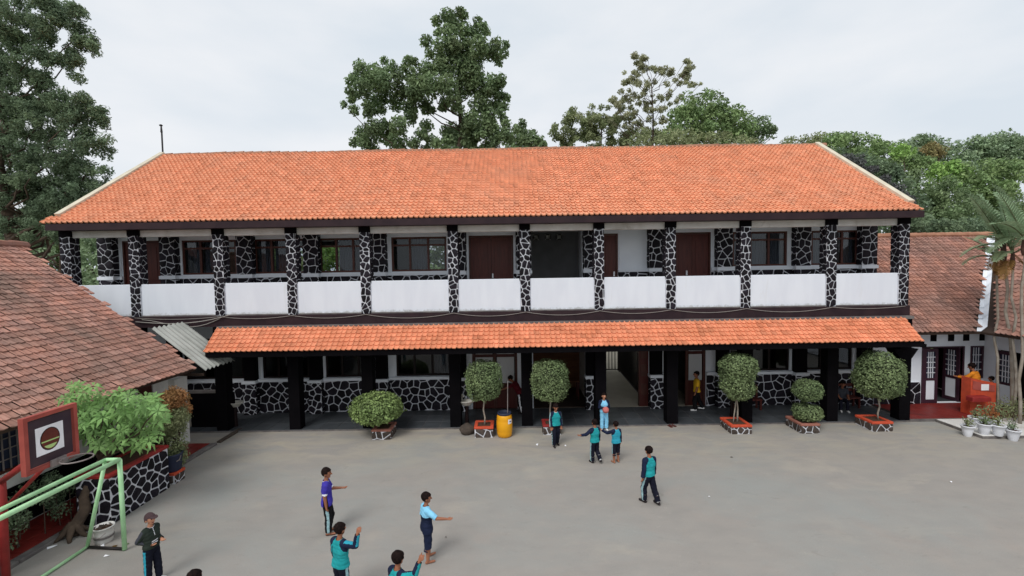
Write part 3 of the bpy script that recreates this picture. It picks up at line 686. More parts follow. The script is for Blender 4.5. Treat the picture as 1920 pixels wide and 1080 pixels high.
tile_roof(lroof, (LE + 0.06, -2, LZ - 0.02), LU, LV, nr, 0.175, ll / nr, lambda j: (0, 16.2 - 0.12 + 0.05 * math.sin(j * 1.7)), ['tile_old'], n_ind=300, jit=0.014, th=0.03, roll=0.04, kind='flat', tfun=lambda r: min(1, max(0, r.gauss(0.5, 0.17))) if r.random() > 0.05 else r.uniform(0.85, 1.0))
mb = MB()
for i in range(36): mb.tube([(LE - lrun, LG - 0.02 - i * 0.45, LZ + lrise + 0.02), (LE - lrun, LG - 0.5 - i * 0.45, LZ + lrise + 0.035)], [0.13, 0.145], 8)
lpart(mb, 'ridge', 'tile_old', lroof)
LW = -10.9
mb = MB()
def wall_x(mb, x0, x1, y0, y1, z0, z1, holes):
    y = y0
    for a, b, c, d in sorted(holes):
        mb.box(x0, x1, y, a, z0, z1); mb.box(x0, x1, a, b, z0, c)
        if d < z1: mb.box(x0, x1, a, b, d, z1)
        y = b
    mb.box(x0, x1, y, y1, z0, z1)
wall_x(mb, LW - 0.16, LW, -2, 14.1, 0, 3.0, [(8.3, 10.25, 1.35, 2.35), (13.0, 13.55, 1.9, 2.5)])
lpart(mb, 'wall', 'white_dirty')
lpart(MB().prism([(LW, 14.1, 0), (LE - 2 * lrun + 1, 14.1, 0), (LE - 2 * lrun + 1, 14.1, 3.3), (LE - lrun, 14.1, LZ + lrise - 0.15), (LW, 14.1, 3.0)], (0, 0.06, 0)), 'gable', 'white_dirty')
lpart(MB().box(LW - 0.12, LW + 0.2, 14.165, 14.72, 0, 2.2), 'wall', 'white_dirty')
lpart(MB().box(LW, LW + 0.012, -2, 14.1, 0.1, 1.0), 'plinth', 'black_paint')
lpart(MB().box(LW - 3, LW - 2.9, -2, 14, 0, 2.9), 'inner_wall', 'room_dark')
w = MB()
for a, b in ((8.3, 8.36), (10.19, 10.25)): w.box(LW - 0.1, LW - 0.02, a, b, 1.35, 2.35)
w.box(LW - 0.1, LW - 0.02, 8.36, 10.19, 1.35, 1.41).box(LW - 0.1, LW - 0.02, 8.36, 10.19, 2.29, 2.35)
w = lpart(w, 'window', 'window_frame')
for k in range(1, 13): MB().box(LW - 0.03, LW - 0.01, 8.3 + k * 0.15 - 0.012, 8.3 + k * 0.15 + 0.012, 1.412, 2.288).build('bar', 'galv', w)
for z in (1.62, 1.85, 2.08): MB().box(LW - 0.046, LW - 0.032, 8.362, 10.188, z - 0.012, z + 0.012).build('rail', 'galv', w)
MB().box(LW - 0.09, LW - 0.08, 8.36, 10.19, 1.41, 2.29).build('pane', 'navy_plastic', w)
lpart(MB().box(LW - 0.1, LW - 0.03, 13.0, 13.55, 1.9, 2.5), 'shutter', 'window_frame')

# corrugated sheets bridging to the school
cs = thing('corrugated_awning', (-10.4, 14.8, 2.6), 'pale grey corrugated awning sheets between the old roof and the orange canopy', 'awning')
for s in range(2):
    n = 41; Y0_, Y1_ = (14.16, 14.95) if s == 0 else (14.88, 15.62)
    ys = np.linspace(Y0_, Y1_, n); top = []; bot = []
    for k, y in enumerate(ys):
        w = 0.03 * math.cos((y - 14.1) * 2 * math.pi / 0.2) + (0.012 if s else 0)
        top.append((-11.35, y, 3.85 + w)); bot.append((-9.72 + (0.05 if s else 0), y, 2.5 + w))
    V_ = top + bot; fs = [(k, k + 1, n + k + 1, n + k) for k in range(n - 1)]
    V2 = [(a, b, c - 0.012) for a, b, c in V_]
    mesh_obj('sheet', V_ + V2, fs + [(2 * n + f[3], 2 * n + f[2], 2 * n + f[1], 2 * n + f[0]) for f in fs] + [(n + k + 1, 2 * n + n + k + 1, 2 * n + n + k, n + k) for k in range(n - 1)], ['corrugated'], cs)
MB().box(-11.2, -9.8, 14.2, 14.24, 2.3, 2.38).build('support_beam', 'room_dark', cs)
# dark end wall of the ground floor next to it
o = MB().box(-11.5, -9.98, 15.92, 16.04, 0.05, 1.28).build('dark_wall', 'black_paint'); tag(o, 'low black wall under the left end of the orange canopy', 'wall')
MB().box(-11.52, -10.36, 15.9, 16.06, 1.28, 1.37).build('coping', 'slab_grey', o)

# red terrace with kerb in front of the left wing
o = MB().box(LW, -9.78, -4, 14.35, -0.02, 0.07).build('red_terrace', 'slab_grey'); tag(o, kind='structure')
for i in range(3):
    for j in range(40):
        y = 14.33 - j * 0.4
        if y < 4.5: break
        MB().bbox(LW + 0.02 + i * 0.365, LW + 0.02 + i * 0.365 + 0.355, y - 0.39, y, 0.066, 0.084, 0.004).build('tile', 'terrace_red', o)
k = MB()
for j in range(12): k = MB().bbox(-9.775, -9.6, 14.4 - (j + 1) * 0.98 + 0.012, 14.4 - j * 0.98, -0.02, 0.075, 0.015).build('kerb', 'slab_grey'); tag(k, kind='structure')
o = MB().bbox(-9.72, -9.58, 14.55, 15.75, 0.0, 0.06, 0.01).build('plank', 'sack'); tag(o, 'weathered brown plank lying on the yard at the end of the red terrace', 'plank')

# ------------------------------------------------------------------ right wing, L-shaped with a valley
right = thing('right_wing', (17, 18.5, 0), 'low right wing with mottled brown tile roof, grilled doors and white walls', 'building')
def rpart(mb, name, m, parent=None): return mb.build(name, m, parent or right)
EY, EZ, RY, RZ = 16.3, 3.02, 20.5, 6.68
al = math.hypot(RY - EY, RZ - EZ); AV = np.array([0, (RY - EY) / al, (RZ - EZ) / al])
VX0, VX1 = 16.95, 21.6                     # valley line foot and top
rroof = rpart(MB().hexa([(13.85, EY, EZ - 0.12), (VX0, EY, EZ - 0.12), (VX1, RY, RZ - 0.12), (13.85, RY, RZ - 0.12), (13.85, EY, EZ - 0.04), (VX0, EY, EZ - 0.04), (VX1, RY, RZ - 0.04), (13.85, RY, RZ - 0.04)]), 'roof', 'room_dark')
nr = 27
tile_roof(rroof, (13.82, EY - 0.03, EZ - 0.02), (1, 0, 0), AV, nr, 0.172, al / nr, lambda j: (0, VX0 - 13.82 - 0.05 + (VX1 - VX0) * j / nr + random.uniform(-0.05, 0.1)), ['tile_wing'], n_ind=300, jit=0.012, th=0.03, roll=0.045, tfun=lambda r: min(1, max(0, r.gauss(0.45, 0.17))) if r.random() > 0.06 else r.uniform(0.85, 1.0))
mb = MB()
for i in range(20): mb.tube([(13.85 + i * 0.4, RY, RZ + 0.03), (14.27 + i * 0.4, RY, RZ + 0.04)], [0.12, 0.13], 8)
rpart(mb, 'ridge', 'ridge_cement', rroof)
rpart(MB().hexa([(13.85, RY + 0.003, RZ - 0.12), (26, RY + 0.003, RZ - 0.12), (26, 25, EZ - 0.12), (13.85, 25, EZ - 0.12), (13.85, RY + 0.003, RZ - 0.02), (26, RY + 0.003, RZ - 0.02), (26, 25, EZ), (13.85, 25, EZ)]), 'back_slope', 'tile_wing', rroof)
# roof over the second leg, facing left across the yard
bl = math.hypot(VX1 - VX0, RZ - EZ); BV = np.array([(VX1 - VX0) / bl, 0, (RZ - EZ) / bl])
rpart(MB().hexa([(VX0, EY, EZ - 0.12), (VX0, 6, EZ - 0.12), (VX1, 6, RZ - 0.12), (VX1, RY, RZ - 0.12), (VX0, EY, EZ - 0.04), (VX0, 6, EZ - 0.04), (VX1, 6, RZ - 0.04), (VX1, RY, RZ - 0.04)]), 'second_roof', 'room_dark')
tile_roof(rroof, (VX0 - 0.03, EY, EZ - 0.02), (0, -1.0, 0), BV, nr, 0.172, bl / nr, lambda j: (0.32 - 4.2 * j / nr + random.uniform(-0.05, 0.08), 8), ['tile_wing'], n_ind=150, jit=0.012, th=0.03, roll=0.045, tfun=lambda r: min(1, max(0, r.gauss(0.62, 0.17))), name='side_tile')
# white flashing laid in the valley
mb = MB(); N_ = 10
for i in range(N_):
    t0, t1 = i / N_, (i + 1) / N_ + 0.01
    p0 = np.array([VX0, EY, EZ - 0.01]); p1 = np.array([VX1, RY, RZ - 0.01]); a = p0 + (p1 - p0) * t0; b = p0 + (p1 - p0) * t1
    for d, q in ((np.array([-0.16, 0, 0.0]), 0), (np.array([0.22, 0, 0.17]), 1)):
        mb.add([a, b, b + d, a + d, a - (0, 0, .01), b - (0, 0, .01), b + d - (0, 0, .01), a + d - (0, 0, .01)], [(0, 1, 2, 3) if q else (3, 2, 1, 0), (7, 6, 5, 4) if q else (4, 5, 6, 7)])
rpart(mb, 'valley_flashing', 'white_paint', rroof)
# walls
WY = 17.2
mb = MB(); holes_wall(mb, 13.78, 18.2, WY, WY + 0.16, 0.1, 3.3, [(15.7, 17.2, 0.12, 2.25), (17.5, 18.0, 1.05, 2.3)] + []); rpart(mb, 'wall', 'white_paint')
for x0 in (14.62, 15.95, 16.62, 17.2, 17.82): rpart(MB().bbox(x0, x0 + 0.24, WY - 0.012, WY - 0.001, 2.5, 2.76, 0.003), 'vent', 'black_paint')
st = rpart(MB().box(13.8, 15.58, WY - 0.05, WY - 0.002, 0.1, 0.95), 'wainscot', 'mortar')
stones(st, (13.81, WY - 0.05, 0.11), (1, 0, 0), (0, 0, 1), 1.76, 0.83, 0.34, 0.035)
rpart(MB().box(13.8, 18.2, 19.6, 19.7, 0.1, 3.3), 'back_wall', 'room_dark')  # backing added to darken the room; its shade is in the colour
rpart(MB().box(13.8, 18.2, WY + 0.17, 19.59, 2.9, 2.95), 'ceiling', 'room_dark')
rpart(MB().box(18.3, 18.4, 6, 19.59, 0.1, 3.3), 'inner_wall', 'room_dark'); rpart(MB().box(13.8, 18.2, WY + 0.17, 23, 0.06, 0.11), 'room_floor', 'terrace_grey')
def grille_door(x0, x1, z0, z1, P, parent, lower='white_paint'):
    """leaf in its own plane: P(s, t, z) maps width, depth, height to the scene; purple frame, white bars above, white panel below"""
    def bx(mb, a, b, c, d, e, f): return mb.hexa([P(a, c, e), P(b, c, e), P(b, d, e), P(a, d, e), P(a, c, f), P(b, c, f), P(b, d, f), P(a, d, f)])
    w = x1 - x0; mid = z0 + (z1 - z0) * 0.44; mb = MB()
    bx(mb, 0, 0.11, 0, 0.05, z0, z1); bx(mb, w - 0.11, w, 0, 0.05, z0, z1)
    for a, b in ((z0, z0 + 0.14), (mid - 0.05, mid + 0.05), (z1 - 0.12, z1)): bx(mb, 0.11, w - 0.11, 0.002, 0.048, a, b)
    d = mb.build('door', 'door_purple', parent)
    bx(MB(), 0.11, w - 0.11, 0.015, 0.035, z0 + 0.14, mid - 0.05).build('panel', lower, d)
    bx(MB(), 0.11, w - 0.11, 0.03, 0.036, mid + 0.05, z1 - 0.12).build('pane', 'navy_plastic', d)
    for k in range(1, 4): s = 0.11 + (w - 0.22) * k / 4; bx(MB(), s - 0.014, s + 0.014, 0.006, 0.022, mid + 0.05, z1 - 0.12).build('bar', 'steel_white', d)
    for k in range(1, 5): z = mid + 0.05 + (z1 - mid - 0.17) * k / 5; bx(MB(), 0.11, w - 0.11, -0.006, 0.005, z - 0.014, z + 0.014).build('rail', 'steel_white', d)
    return d
grille_door(15.7, 16.25, 0.12, 2.22, lambda s, t, z: (15.7 + s, WY - 0.03 + t, z), right)
grille_door(0, 0.6, 0.12, 2.22, lambda s, t, z: (17.13 - 0.1 * s + t, WY + 0.05 + 0.99 * s, z), right)
rpart(MB().box(17.2, 17.26, WY - 0.03, WY + 0.1, 0.12, 2.3).box(15.64, 15.7, WY - 0.03, WY + 0.1, 0.12, 2.3).box(15.7, 17.2, WY - 0.03, WY + 0.1, 2.25, 2.3), 'door_frame', 'door_purple')
w = MB()
w.box(17.5, 17.56, WY - 0.02, WY + 0.1, 1.05, 2.3).box(17.94, 18.0, WY - 0.02, WY + 0.1, 1.05, 2.3).box(17.56, 17.94, WY - 0.018, WY + 0.1, 1.05, 1.11).box(17.56, 17.94, WY - 0.018, WY + 0.1, 2.24, 2.3)
w = rpart(w, 'window', 'door_purple')
MB().box(17.56, 17.94, WY + 0.05, WY + 0.06, 1.11, 2.24).build('pane', 'navy_plastic', w)
for k in range(1, 4): MB().box(17.56 + k * 0.095 - 0.011, 17.56 + k * 0.095 + 0.011, WY + 0.02, WY + 0.035, 1.11, 2.24).build('bar', 'steel_white', w)
for k in range(1, 4): MB().box(17.56, 17.94, WY + 0.005, WY + 0.018, 1.11 + k * 0.28 - 0.011, 1.11 + k * 0.28 + 0.011).build('rail', 'steel_white', w)
# leg along the right of the yard
WX = 18.02
mb = MB(); wall_x(mb, WX, WX + 0.16, 6, WY, 0.1, 3.3, [(15.3, 16.75, 0.12, 2.25)]); rpart(mb, 'side_wall', 'white_paint')
grille_door(0, 0.62, 0.12, 2.22, lambda s, t, z: (WX - 0.03 + t, 16.72 - s, z), right)
rpart(MB().box(WX + 0.17, WX + 0.22, 15.2, 16.8, 0.12, 2.4), 'doorway_shade', 'black_paint')  # black sheet standing in for the shade inside the open doorway
# terraces
o = MB().box(13.76, 18.0, 15.5, WY, -0.02, 0.1).build('red_terrace', 'slab_grey'); tag(o, kind='structure')
for i in range(10):
    for j in range(4): MB().bbox(13.78 + i * 0.42, 13.78 + i * 0.42 + 0.41, 15.52 + j * 0.42, 15.52 + j * 0.42 + 0.41, 0.096, 0.113, 0.004).build('tile', 'terrace_red', o)
o = MB().box(14.62, 18.0, 13.9, 15.49, -0.02, 0.08).build('paved_apron', 'slab_grey'); tag(o, kind='structure')
for i in range(4):
    for j in range(2): MB().bbox(14.64 + i * 0.82, 14.64 + i * 0.82 + 0.8, 13.92 + j * 0.78, 13.92 + j * 0.78 + 0.765, 0.076, 0.1, 0.008).build('paving_slab', 'white_dirty', o)
# ------------------------------------------------------------------ yard furniture
# planter boxes: stone faced sides, painted rim, soil
def planter(x0, x1, y0, y1, h, rim, label, name='planter_box', full=False):
    p = thing(name, ((x0 + x1) / 2, (y0 + y1) / 2, 0), label, 'planter', 'stone planter boxes in front of the terrace')
    b = MB().box(x0, x1, y0, y1, 0, h - 0.07).build('box', 'mortar' if not full else 'stone_brown', p)
    for O, U, w in (((x0, y0, 0), (1, 0, 0), x1 - x0), ((x0, y1, 0), (0, -1, 0), y1 - y0), ((x1, y0, 0), (0, 1, 0), y1 - y0)):
        stones(b, O, U, (0, 0, 1), w, h - 0.07, 0.24, 0.03, 0.012, 'stone_brown')
    t = 0.09; m = MB()
    for a, c, d, e in ((x0 - .02, x1 + .02, y0 - .02, y0 + t), (x0 - .02, x1 + .02, y1 - t, y1 + .02), (x0 - .02, x0 + t, y0 + t, y1 - t), (x1 - t, x1 + .02, y0 + t, y1 - t)):
        m.bbox(a, c, d, e, h - 0.068, h, 0.012)
    m.build('rim', rim, p); MB().box(x0 + t, x1 - t, y0 + t, y1 - t, h - 0.069, h - 0.035).build('soil', 'soil', p)
    return p
planter(-4.66, -4.06, 14.62, 15.35, 0.34, 'pink_paint', 'weathered pinkish stone planter box under the wide dome shaped bush')
planter(-1.30, -0.70, 14.66, 15.3, 0.36, 'orange_paint', 'orange rimmed stone planter box beside the yellow barrel')
planter(0.97, 1.55, 14.80, 15.4, 0.34, 'red_paint', 'red rimmed stone planter box behind the boy who faces the viewer')
planter(7.13, 7.78, 14.62, 15.42, 0.3, 'orange_paint', 'orange rimmed stone planter box with a pale double stem, right of the shoes')
planter(9.38, 9.98, 14.58, 15.4, 0.32, 'pink_paint', 'faded pink stone planter box under the two tier clipped bush')
planter(11.78, 12.44, 14.66, 15.4, 0.32, 'orange_paint', 'bright orange topped stone planter box nearest the red terrace')

def shaped_leaves(cx, cy, z0, z1, r, pw, size, seed, cover=2.2):
    """leaves over a rounded-cylinder (superellipsoid) surface: a clipped bush keeps its boxy round outline, with uneven tufts"""
    R = np.random.default_rng(seed); hz = (z1 - z0) / 2; cz = (z0 + z1) / 2
    n = int(cover * 4 * math.pi * (r * r * hz) ** (2 / 3) * 1.25 / (size * size * 0.62))
    d = R.normal(size=(n, 3)); d /= np.linalg.norm(d, axis=1)[:, None]
    s = (np.hypot(d[:, 0], d[:, 1]) ** pw + np.abs(d[:, 2]) ** pw) ** (-1 / pw); p = d * s[:, None]
    K = R.normal(size=(7, 3)) * 4.5; ph = R.uniform(0, 6, 7); bump = sum(np.sin(p @ k + q) for k, q in zip(K, ph)) / 7
    q = 1 + 0.15 * bump - 0.22 * R.random(n) ** 2.0 + 0.11 * R.random(n) * (R.random(n) > 0.92)
    nor = d * np.array([1, 1, 1.1]) + np.array([0, 0, .35]) + R.normal(size=(n, 3)) * 0.65; nor /= np.linalg.norm(nor, axis=1)[:, None]
    P = np.array([cx, cy, cz]) + p * np.array([r, r, hz]) * q[:, None]
    t = R.normal(size=(n, 3)); t -= nor * (t * nor).sum(1)[:, None]; t /= np.linalg.norm(t, axis=1)[:, None]; b = np.cross(nor, t); sz = (size * R.uniform(.6, 1.3, n))[:, None]
    V = np.stack([P - t * sz * .55, P + b * sz * .32 + nor * sz * .1, P + t * sz * .55, P - b * sz * .32], 1).reshape(-1, 3)
    return V, np.arange(len(V)).reshape(-1, 4), np.clip(R.normal(.5, .22, n) + .12 * bump, 0, 1)
def ZY(v, y, u=960): return float(at_y(u, v, y)[2])
def topiary2(name, x, y, zb, z0, z1, r, label, pw, seed, m='leaf_topiary', size=0.055, extra=(), stem_r=0.03, parts=None, cr=0.17):
    t = thing(name, (x, y, zb), label, 'topiary', 'clipped bushes in the planter boxes')
    mb = MB(); limb(mb, (x, y, zb), (x, y, z0 + 0.15), stem_r, stem_r * 0.75, n=5, wig=0.03)
    for dx, in extra: limb(mb, (x + dx, y + 0.02, zb), (x + dx * 0.3, y, z0 + 0.1), stem_r * 0.8, stem_r * 0.6, n=5, wig=0.03)
    mb.build('trunk', 'bark_pale', t, True)
    for k, (a, b, rr, pp) in enumerate(parts or [(z0, z1, r, pw)]):
        V, Q, T = shaped_leaves(x, y, a, b, rr, pp, size, seed + k)
        cr_ = mesh_obj('crown', V, Q, [m], t, None, T)
        hz = (b - a) / 2; prof = []
        for q in np.linspace(-1, 1, 11):
            zz = q * 0.84; rad = (1 - abs(q) ** pp) ** (1 / pp) if abs(q) < 1 else 0.02
            prof.append((max(0.02, rad) * (rr * 0.8), zz * hz))
        MB().lathe(prof, (x, y, (a + b) / 2), 14).build('shade_core', m, cr_)  # solid core, dark in colour to stand for shade between the leaves
    return t
# wide dome bush
yb = 15.0; xb = PX(707, yb, 775)
topiary2('clipped_bush', xb, yb, 0.3, 0.42, 1.42, 0.84, 'wide dome shaped bright green bush in the pinkish planter box', 2.2, 3, 'leaf_topiary_light', 0.085, parts=[(0.45, 1.44, 0.84, 2.2)], stem_r=0.07, cr=0.2)
yb = 14.98; topiary2('topiary_tree', PX(907, yb, 715), yb, 0.3, ZY(748, yb, 907), ZY(678, yb, 907), 0.59, 'squarish clipped topiary tree on a thin trunk beside the yellow barrel', 4.0, 11)
yb = 15.1; topiary2('topiary_tree', PX(1031, yb, 712), yb, 0.3, ZY(749, yb, 1031), ZY(676, yb, 1031), 0.64, 'round shouldered clipped topiary tree behind the boy who faces the viewer', 3.2, 21)
yb = 15.0; topiary2('topiary_tree', PX(1383, yb, 705), yb, 0.27, ZY(748, yb, 1383), ZY(664, yb, 1383), 0.61, 'tall uneven clipped topiary tree with a double stem, in front of the washbasin', 2.9, 31, extra=((-0.12,),), size=0.065, parts=[(ZY(748, yb, 1383), ZY(690, yb, 1383), 0.54, 2.8), (ZY(715, yb, 1383), ZY(664, yb, 1383), 0.6, 2.6)])
yb = 14.98; topiary2('topiary_bush', PX(1514, yb, 745), yb, 0.3, ZY(785, yb, 1514), ZY(713, yb, 1514), 0.45, 'low two tier clipped bush in the faded pink planter box', 2.4, 41, parts=[(ZY(787, yb, 1514), ZY(758, yb, 1514), 0.44, 3.0), (ZY(752, yb, 1514), ZY(712, yb, 1514), 0.45, 2.2)], cr=0.12, size=0.05)
yb = 15.0; topiary2('topiary_tree', PX(1648, yb, 705), yb, 0.28, ZY(745, yb, 1648), ZY(660, yb, 1648), 0.73, 'large round clipped topiary tree in the bright orange planter nearest the red terrace', 2.5, 51, size=0.065)

# yellow barrel with a broom standing in it
bx, by = -0.32, 14.78
b = thing('barrel', (bx, by, 0), 'yellow plastic barrel with a white sticker standing by the terrace', 'barrel')
MB().lathe([(0.2, 0), (0.235, 0.03), (0.255, 0.16), (0.25, 0.19), (0.262, 0.22), (0.262, 0.52), (0.25, 0.55), (0.255, 0.58), (0.24, 0.70), (0.215, 0.745)], (bx, by, 0), 24).build('body', 'yellow_plastic', b, True)
MB().lathe([(0.215, 0.73), (0.235, 0.745), (0.235, 0.80), (0.2, 0.815), (0.2, 0.77), (0.01, 0.765)], (bx, by, 0), 20, close=False).build('liner', 'navy_plastic', b, True)
n = 7; aa = [(-62 + 34 * k / (n - 1)) * math.pi / 180 for k in range(n)]
vv = [(bx + 0.266 * math.cos(a), by + 0.266 * math.sin(a), z) for z in (0.47, 0.62) for a in aa]
st = mesh_obj('sticker', vv, [(k, k + 1, n + k + 1, n + k) for k in range(n - 1)], ['paper'], b)
vv = [(bx + 0.269 * math.cos(a), by + 0.269 * math.sin(a), z) for z in (0.53, 0.565) for a in aa[2:6]]
mesh_obj('print', vv, [(k, k + 1, 5 + k, 4 + k) for k in range(3)], ['ink'], st)
br = thing('broom', (bx + 0.12, by, 0.6), 'pale broom handle standing upright in the yellow barrel', 'broom')
MB().tube([(bx + 0.1, by, 0.3), (bx + 0.13, by + 0.05, 1.85)], 0.014, 6).build('handle', 'galv', br)
MB().hexa([(bx - 0.04, by - 0.03, 0.26), (bx + 0.2, by - 0.03, 0.26), (bx + 0.2, by + 0.03, 0.26), (bx - 0.04, by + 0.03, 0.26), (bx + 0.04, by - 0.02, 0.32), (bx + 0.14, by - 0.02, 0.32), (bx + 0.14, by + 0.02, 0.32), (bx + 0.04, by + 0.02, 0.32)]).build('brush', 'leaf_dry', br)

# dark sack slumped by the pillar
R = np.random.default_rng(4); mb = MB(); n = 14; prof = [(0.20, 0), (0.27, 0.06), (0.27, 0.16), (0.22, 0.25), (0.13, 0.31), (0.03, 0.33)]
for i, (r_, z) in enumerate(prof):
    for j in range(n):
        a = 2 * math.pi * j / n; k = r_ * (1 + 0.22 * math.sin(3 * a + i) * R.uniform(0.4, 1)); mb.v.append((-1.58 + k * 1.05 * math.cos(a), 15.06 + k * 0.8 * math.sin(a), z + 0.03 * math.sin(2 * a + i) * (i > 0)))
for i in range(len(prof) - 1):
    for j in range(n): j2 = (j + 1) % n; mb.f.append([i * n + j, i * n + j2, (i + 1) * n + j2, (i + 1) * n + j]); mb.m.append(0)
mb.f.append([5 * n + j for j in range(n)]); mb.m.append(0)
mb.prism([(-1.4, 14.95, 0.12), (-1.22, 14.93, 0.2), (-1.2, 15.05, 0.14), (-1.4, 15.1, 0.06)], (0, 0, 0.03))
tag(mb.build('sack', 'sack', smooth=True), 'slumped dark brown sack at the foot of the black pillar beside the washbasin', 'sack')

# washbasins on stands
def basin(x, y, z, label, tap=True, r=0.29):
    b = thing('washbasin', (x, y, 0.05), label, 'washbasin', 'washbasins along the terrace')
    MB().lathe([(0.02, -0.16), (0.13, -0.15), (0.2, -0.07), (r, 0), (r + 0.02, 0.012), (r, 0.022), (r * 0.8, 0.0), (0.1, -0.06), (0.01, -0.065)], (x, y, z), 20, sy=0.72, close=False).build('bowl', 'porcelain', b, True)
    MB().tube([(x, y, 0.05), (x, y, z - 0.14)], [0.07, 0.05], 8).tube([(x + 0.02, y - 0.03, z - 0.15), (x + 0.04, y - 0.08, z - 0.3), (x + 0.01, y - 0.06, z - 0.38)], 0.022, 6).build('stand', 'frame_black', b)
    if tap: MB().tube([(x - 0.18, y + 0.12, z), (x - 0.18, y + 0.12, z + 0.16), (x - 0.14, y + 0.06, z + 0.2), (x - 0.1, y, z + 0.15)], 0.024, 6).lathe([(0.05, 0), (0.06, 0.03), (0.03, 0.06)], (x - 0.18, y + 0.12, z + 0.16), 8).build('tap', 'porcelain', b)
basin(PX(441, 15.95, 763), 15.95, 0.92, 'cream washbasin on a black stand at the dark left end of the terrace', False)
basin(PX(875, 15.75, 756), 15.75, 0.9, 'cream washbasin with a tap beside the black pillar left of the barrel')
basin(PX(1372, 16.0, 749), 16.0, 1.0, 'white washbasin half hidden behind the tall uneven topiary tree', False)

# benches on the terrace
def bench(x0, x1, y, label, back=True):
    b = thing('wooden_bench', ((x0 + x1) / 2, y, 0.056), label, 'bench', 'wooden benches along the terrace wall')
    MB().bbox(x0, x1, y - 0.2, y + 0.2, 0.42, 0.47, 0.01).build('seat', 'brown_wood', b)
    if back:
        for z in (0.62, 0.82): MB().bbox(x0, x1, y + 0.18, y + 0.21, z, z + 0.1, 0.006).build('back_slat', 'brown_wood', b)
    for x in (x0 + 0.05, x1 - 0.05):
        MB().box(x - 0.03, x + 0.03, y - 0.18, y - 0.12, 0.056, 0.42).build('leg', 'brown_wood', b)
        MB().box(x - 0.03, x + 0.03, y + 0.12, y + 0.179, 0.056, 0.95).build('leg', 'brown_wood', b)
bench(8.35, 9.35, 17.0, 'brown wooden bench against the stone wall, behind the tall uneven topiary')
bench(11.9, 13.1, 17.05, 'brown wooden bench where a child sits, behind the large round topiary')

# pair of sandals by the pillar
for k, (dx, dy, rz) in enumerate(((0, 0, 0.3), (0.13, 0.05, 0.5))):
    c, s = math.cos(rz), math.sin(rz); P = lambda a, b, z: (5.38 + dx + a * c - b * s, 15.42 + dy + a * s + b * c, z)
    o = MB().hexa([P(-.04, -.12, 0.0), P(.04, -.12, 0.0), P(.045, .12, 0.0), P(-.045, .12, 0.0), P(-.04, -.12, 0.025), P(.04, -.12, 0.025), P(.045, .12, 0.025), P(-.045, .12, 0.025)]).tube([P(-.045, .0, .02), P(-.02, .02, .06), P(.02, .02, .06), P(.045, .0, .02)], 0.015, 5).build('sandal', 'brown_wood')
    tag(o, ('brown sandal left on the yard at the foot of a black pillar, nearer the pillar', 'brown sandal left on the yard beside its pair, further from the pillar')[k], 'sandal', 'sandals by the black pillar')

# orange lectern on the red terrace
lx0, lx1, ly = 16.15, 17.05, 15.82
le = thing('lectern', ((lx0 + lx1) / 2, ly + 0.25, 0.11), 'bright orange wooden lectern with a sloping side standing on the red terrace', 'lectern')
MB().prism([(lx0, ly, 0.113), (lx1, ly, 0.113), (lx1, ly, 1.22), (lx0, ly, 1.42)], (0, 0.05, 0)).build('front_panel', 'orange_paint', le)
MB().prism([(lx0, ly + 0.051, 0.113), (lx0, ly + 0.34, 0.113), (lx0, ly + 0.34, 1.42), (lx0, ly + 0.051, 1.42)], (0.04, 0, 0)).build('side_panel', 'orange_paint', le)
MB().prism([(lx1 - 0.04, ly + 0.051, 0.113), (lx1 - 0.04, ly + 0.34, 0.113), (lx1 - 0.04, ly + 0.34, 1.2), (lx1 - 0.04, ly + 0.051, 1.2)], (0.04, 0, 0)).build('side_panel', 'brown_wood', le)
MB().prism([(lx0 + 0.06, ly - 0.002, 1.33), (lx1 - 0.06, ly - 0.002, 1.14), (lx1 - 0.06, ly - 0.002, 0.92), (lx0 + 0.06, ly - 0.002, 1.02)], (0, -0.015, 0)).build('inset_panel', 'hoop_red', le)
MB().box(lx0 + 0.35, lx0 + 0.62, ly - 0.022, ly - 0.018, 0.98, 1.2).build('notice', 'paper', le)
MB().bbox(lx0 - 0.2, lx0 + 0.45, ly - 0.3, ly - 0.006, 0.66, 0.82, 0.03).build('shelf', 'red_paint', le)

# white flower pots and the small plants in them
def pot(x, y, r, label, pl, m, dry=False):
    p = thing('flower_pot', (x, y, 0), label, 'flower pot', 'white plastic pots at the corner of the paved apron')
    z = 0.101 if (y > 13.89 and x > 14.6) else 0.0
    MB().lathe([(r * 0.55, z), (r * 0.62, z + 0.03), (r * 0.82, z + 0.2), (r * 0.96, z + 0.3), (r * 1.06, z + 0.31), (r * 1.06, z + 0.345), (r * 0.95, z + 0.345), (r * 0.9, z + 0.3)], (x, y, 0), 18, close=False).lathe([(r * 0.55, z + 0.001), (0.005, z + 0.001)], (x, y, 0), 18, close=False).build('pot', 'steel_white', p, True)
    MB().lathe([(r * 0.92, z + 0.3), (0.01, z + 0.315)], (x, y, 0), 14, close=False).build('soil', 'soil', p)
    q = thing('potted_plant', (x, y, z + 0.3), pl, 'plant', 'small plants in the white pots')
    V, Q, T = leaf_cloud([(x + random.uniform(-.06, .06), y, z + 0.42 + 0.1 * k, r * 0.8, r * 0.8, 0.14) for k in range(2)], 0.07, 0.5, 0.2, 0.3, 0.45, 1.0)
    mesh_obj('leaves', V, Q, [m], q, None, T)
    mb = MB()
    for k in range(5): limb(mb, (x, y, z + 0.3), (x + random.uniform(-.12, .12), y + random.uniform(-.1, .1), z + 0.6), 0.008, 0.004, n=3)
    mb.build('stem', 'bark', q)
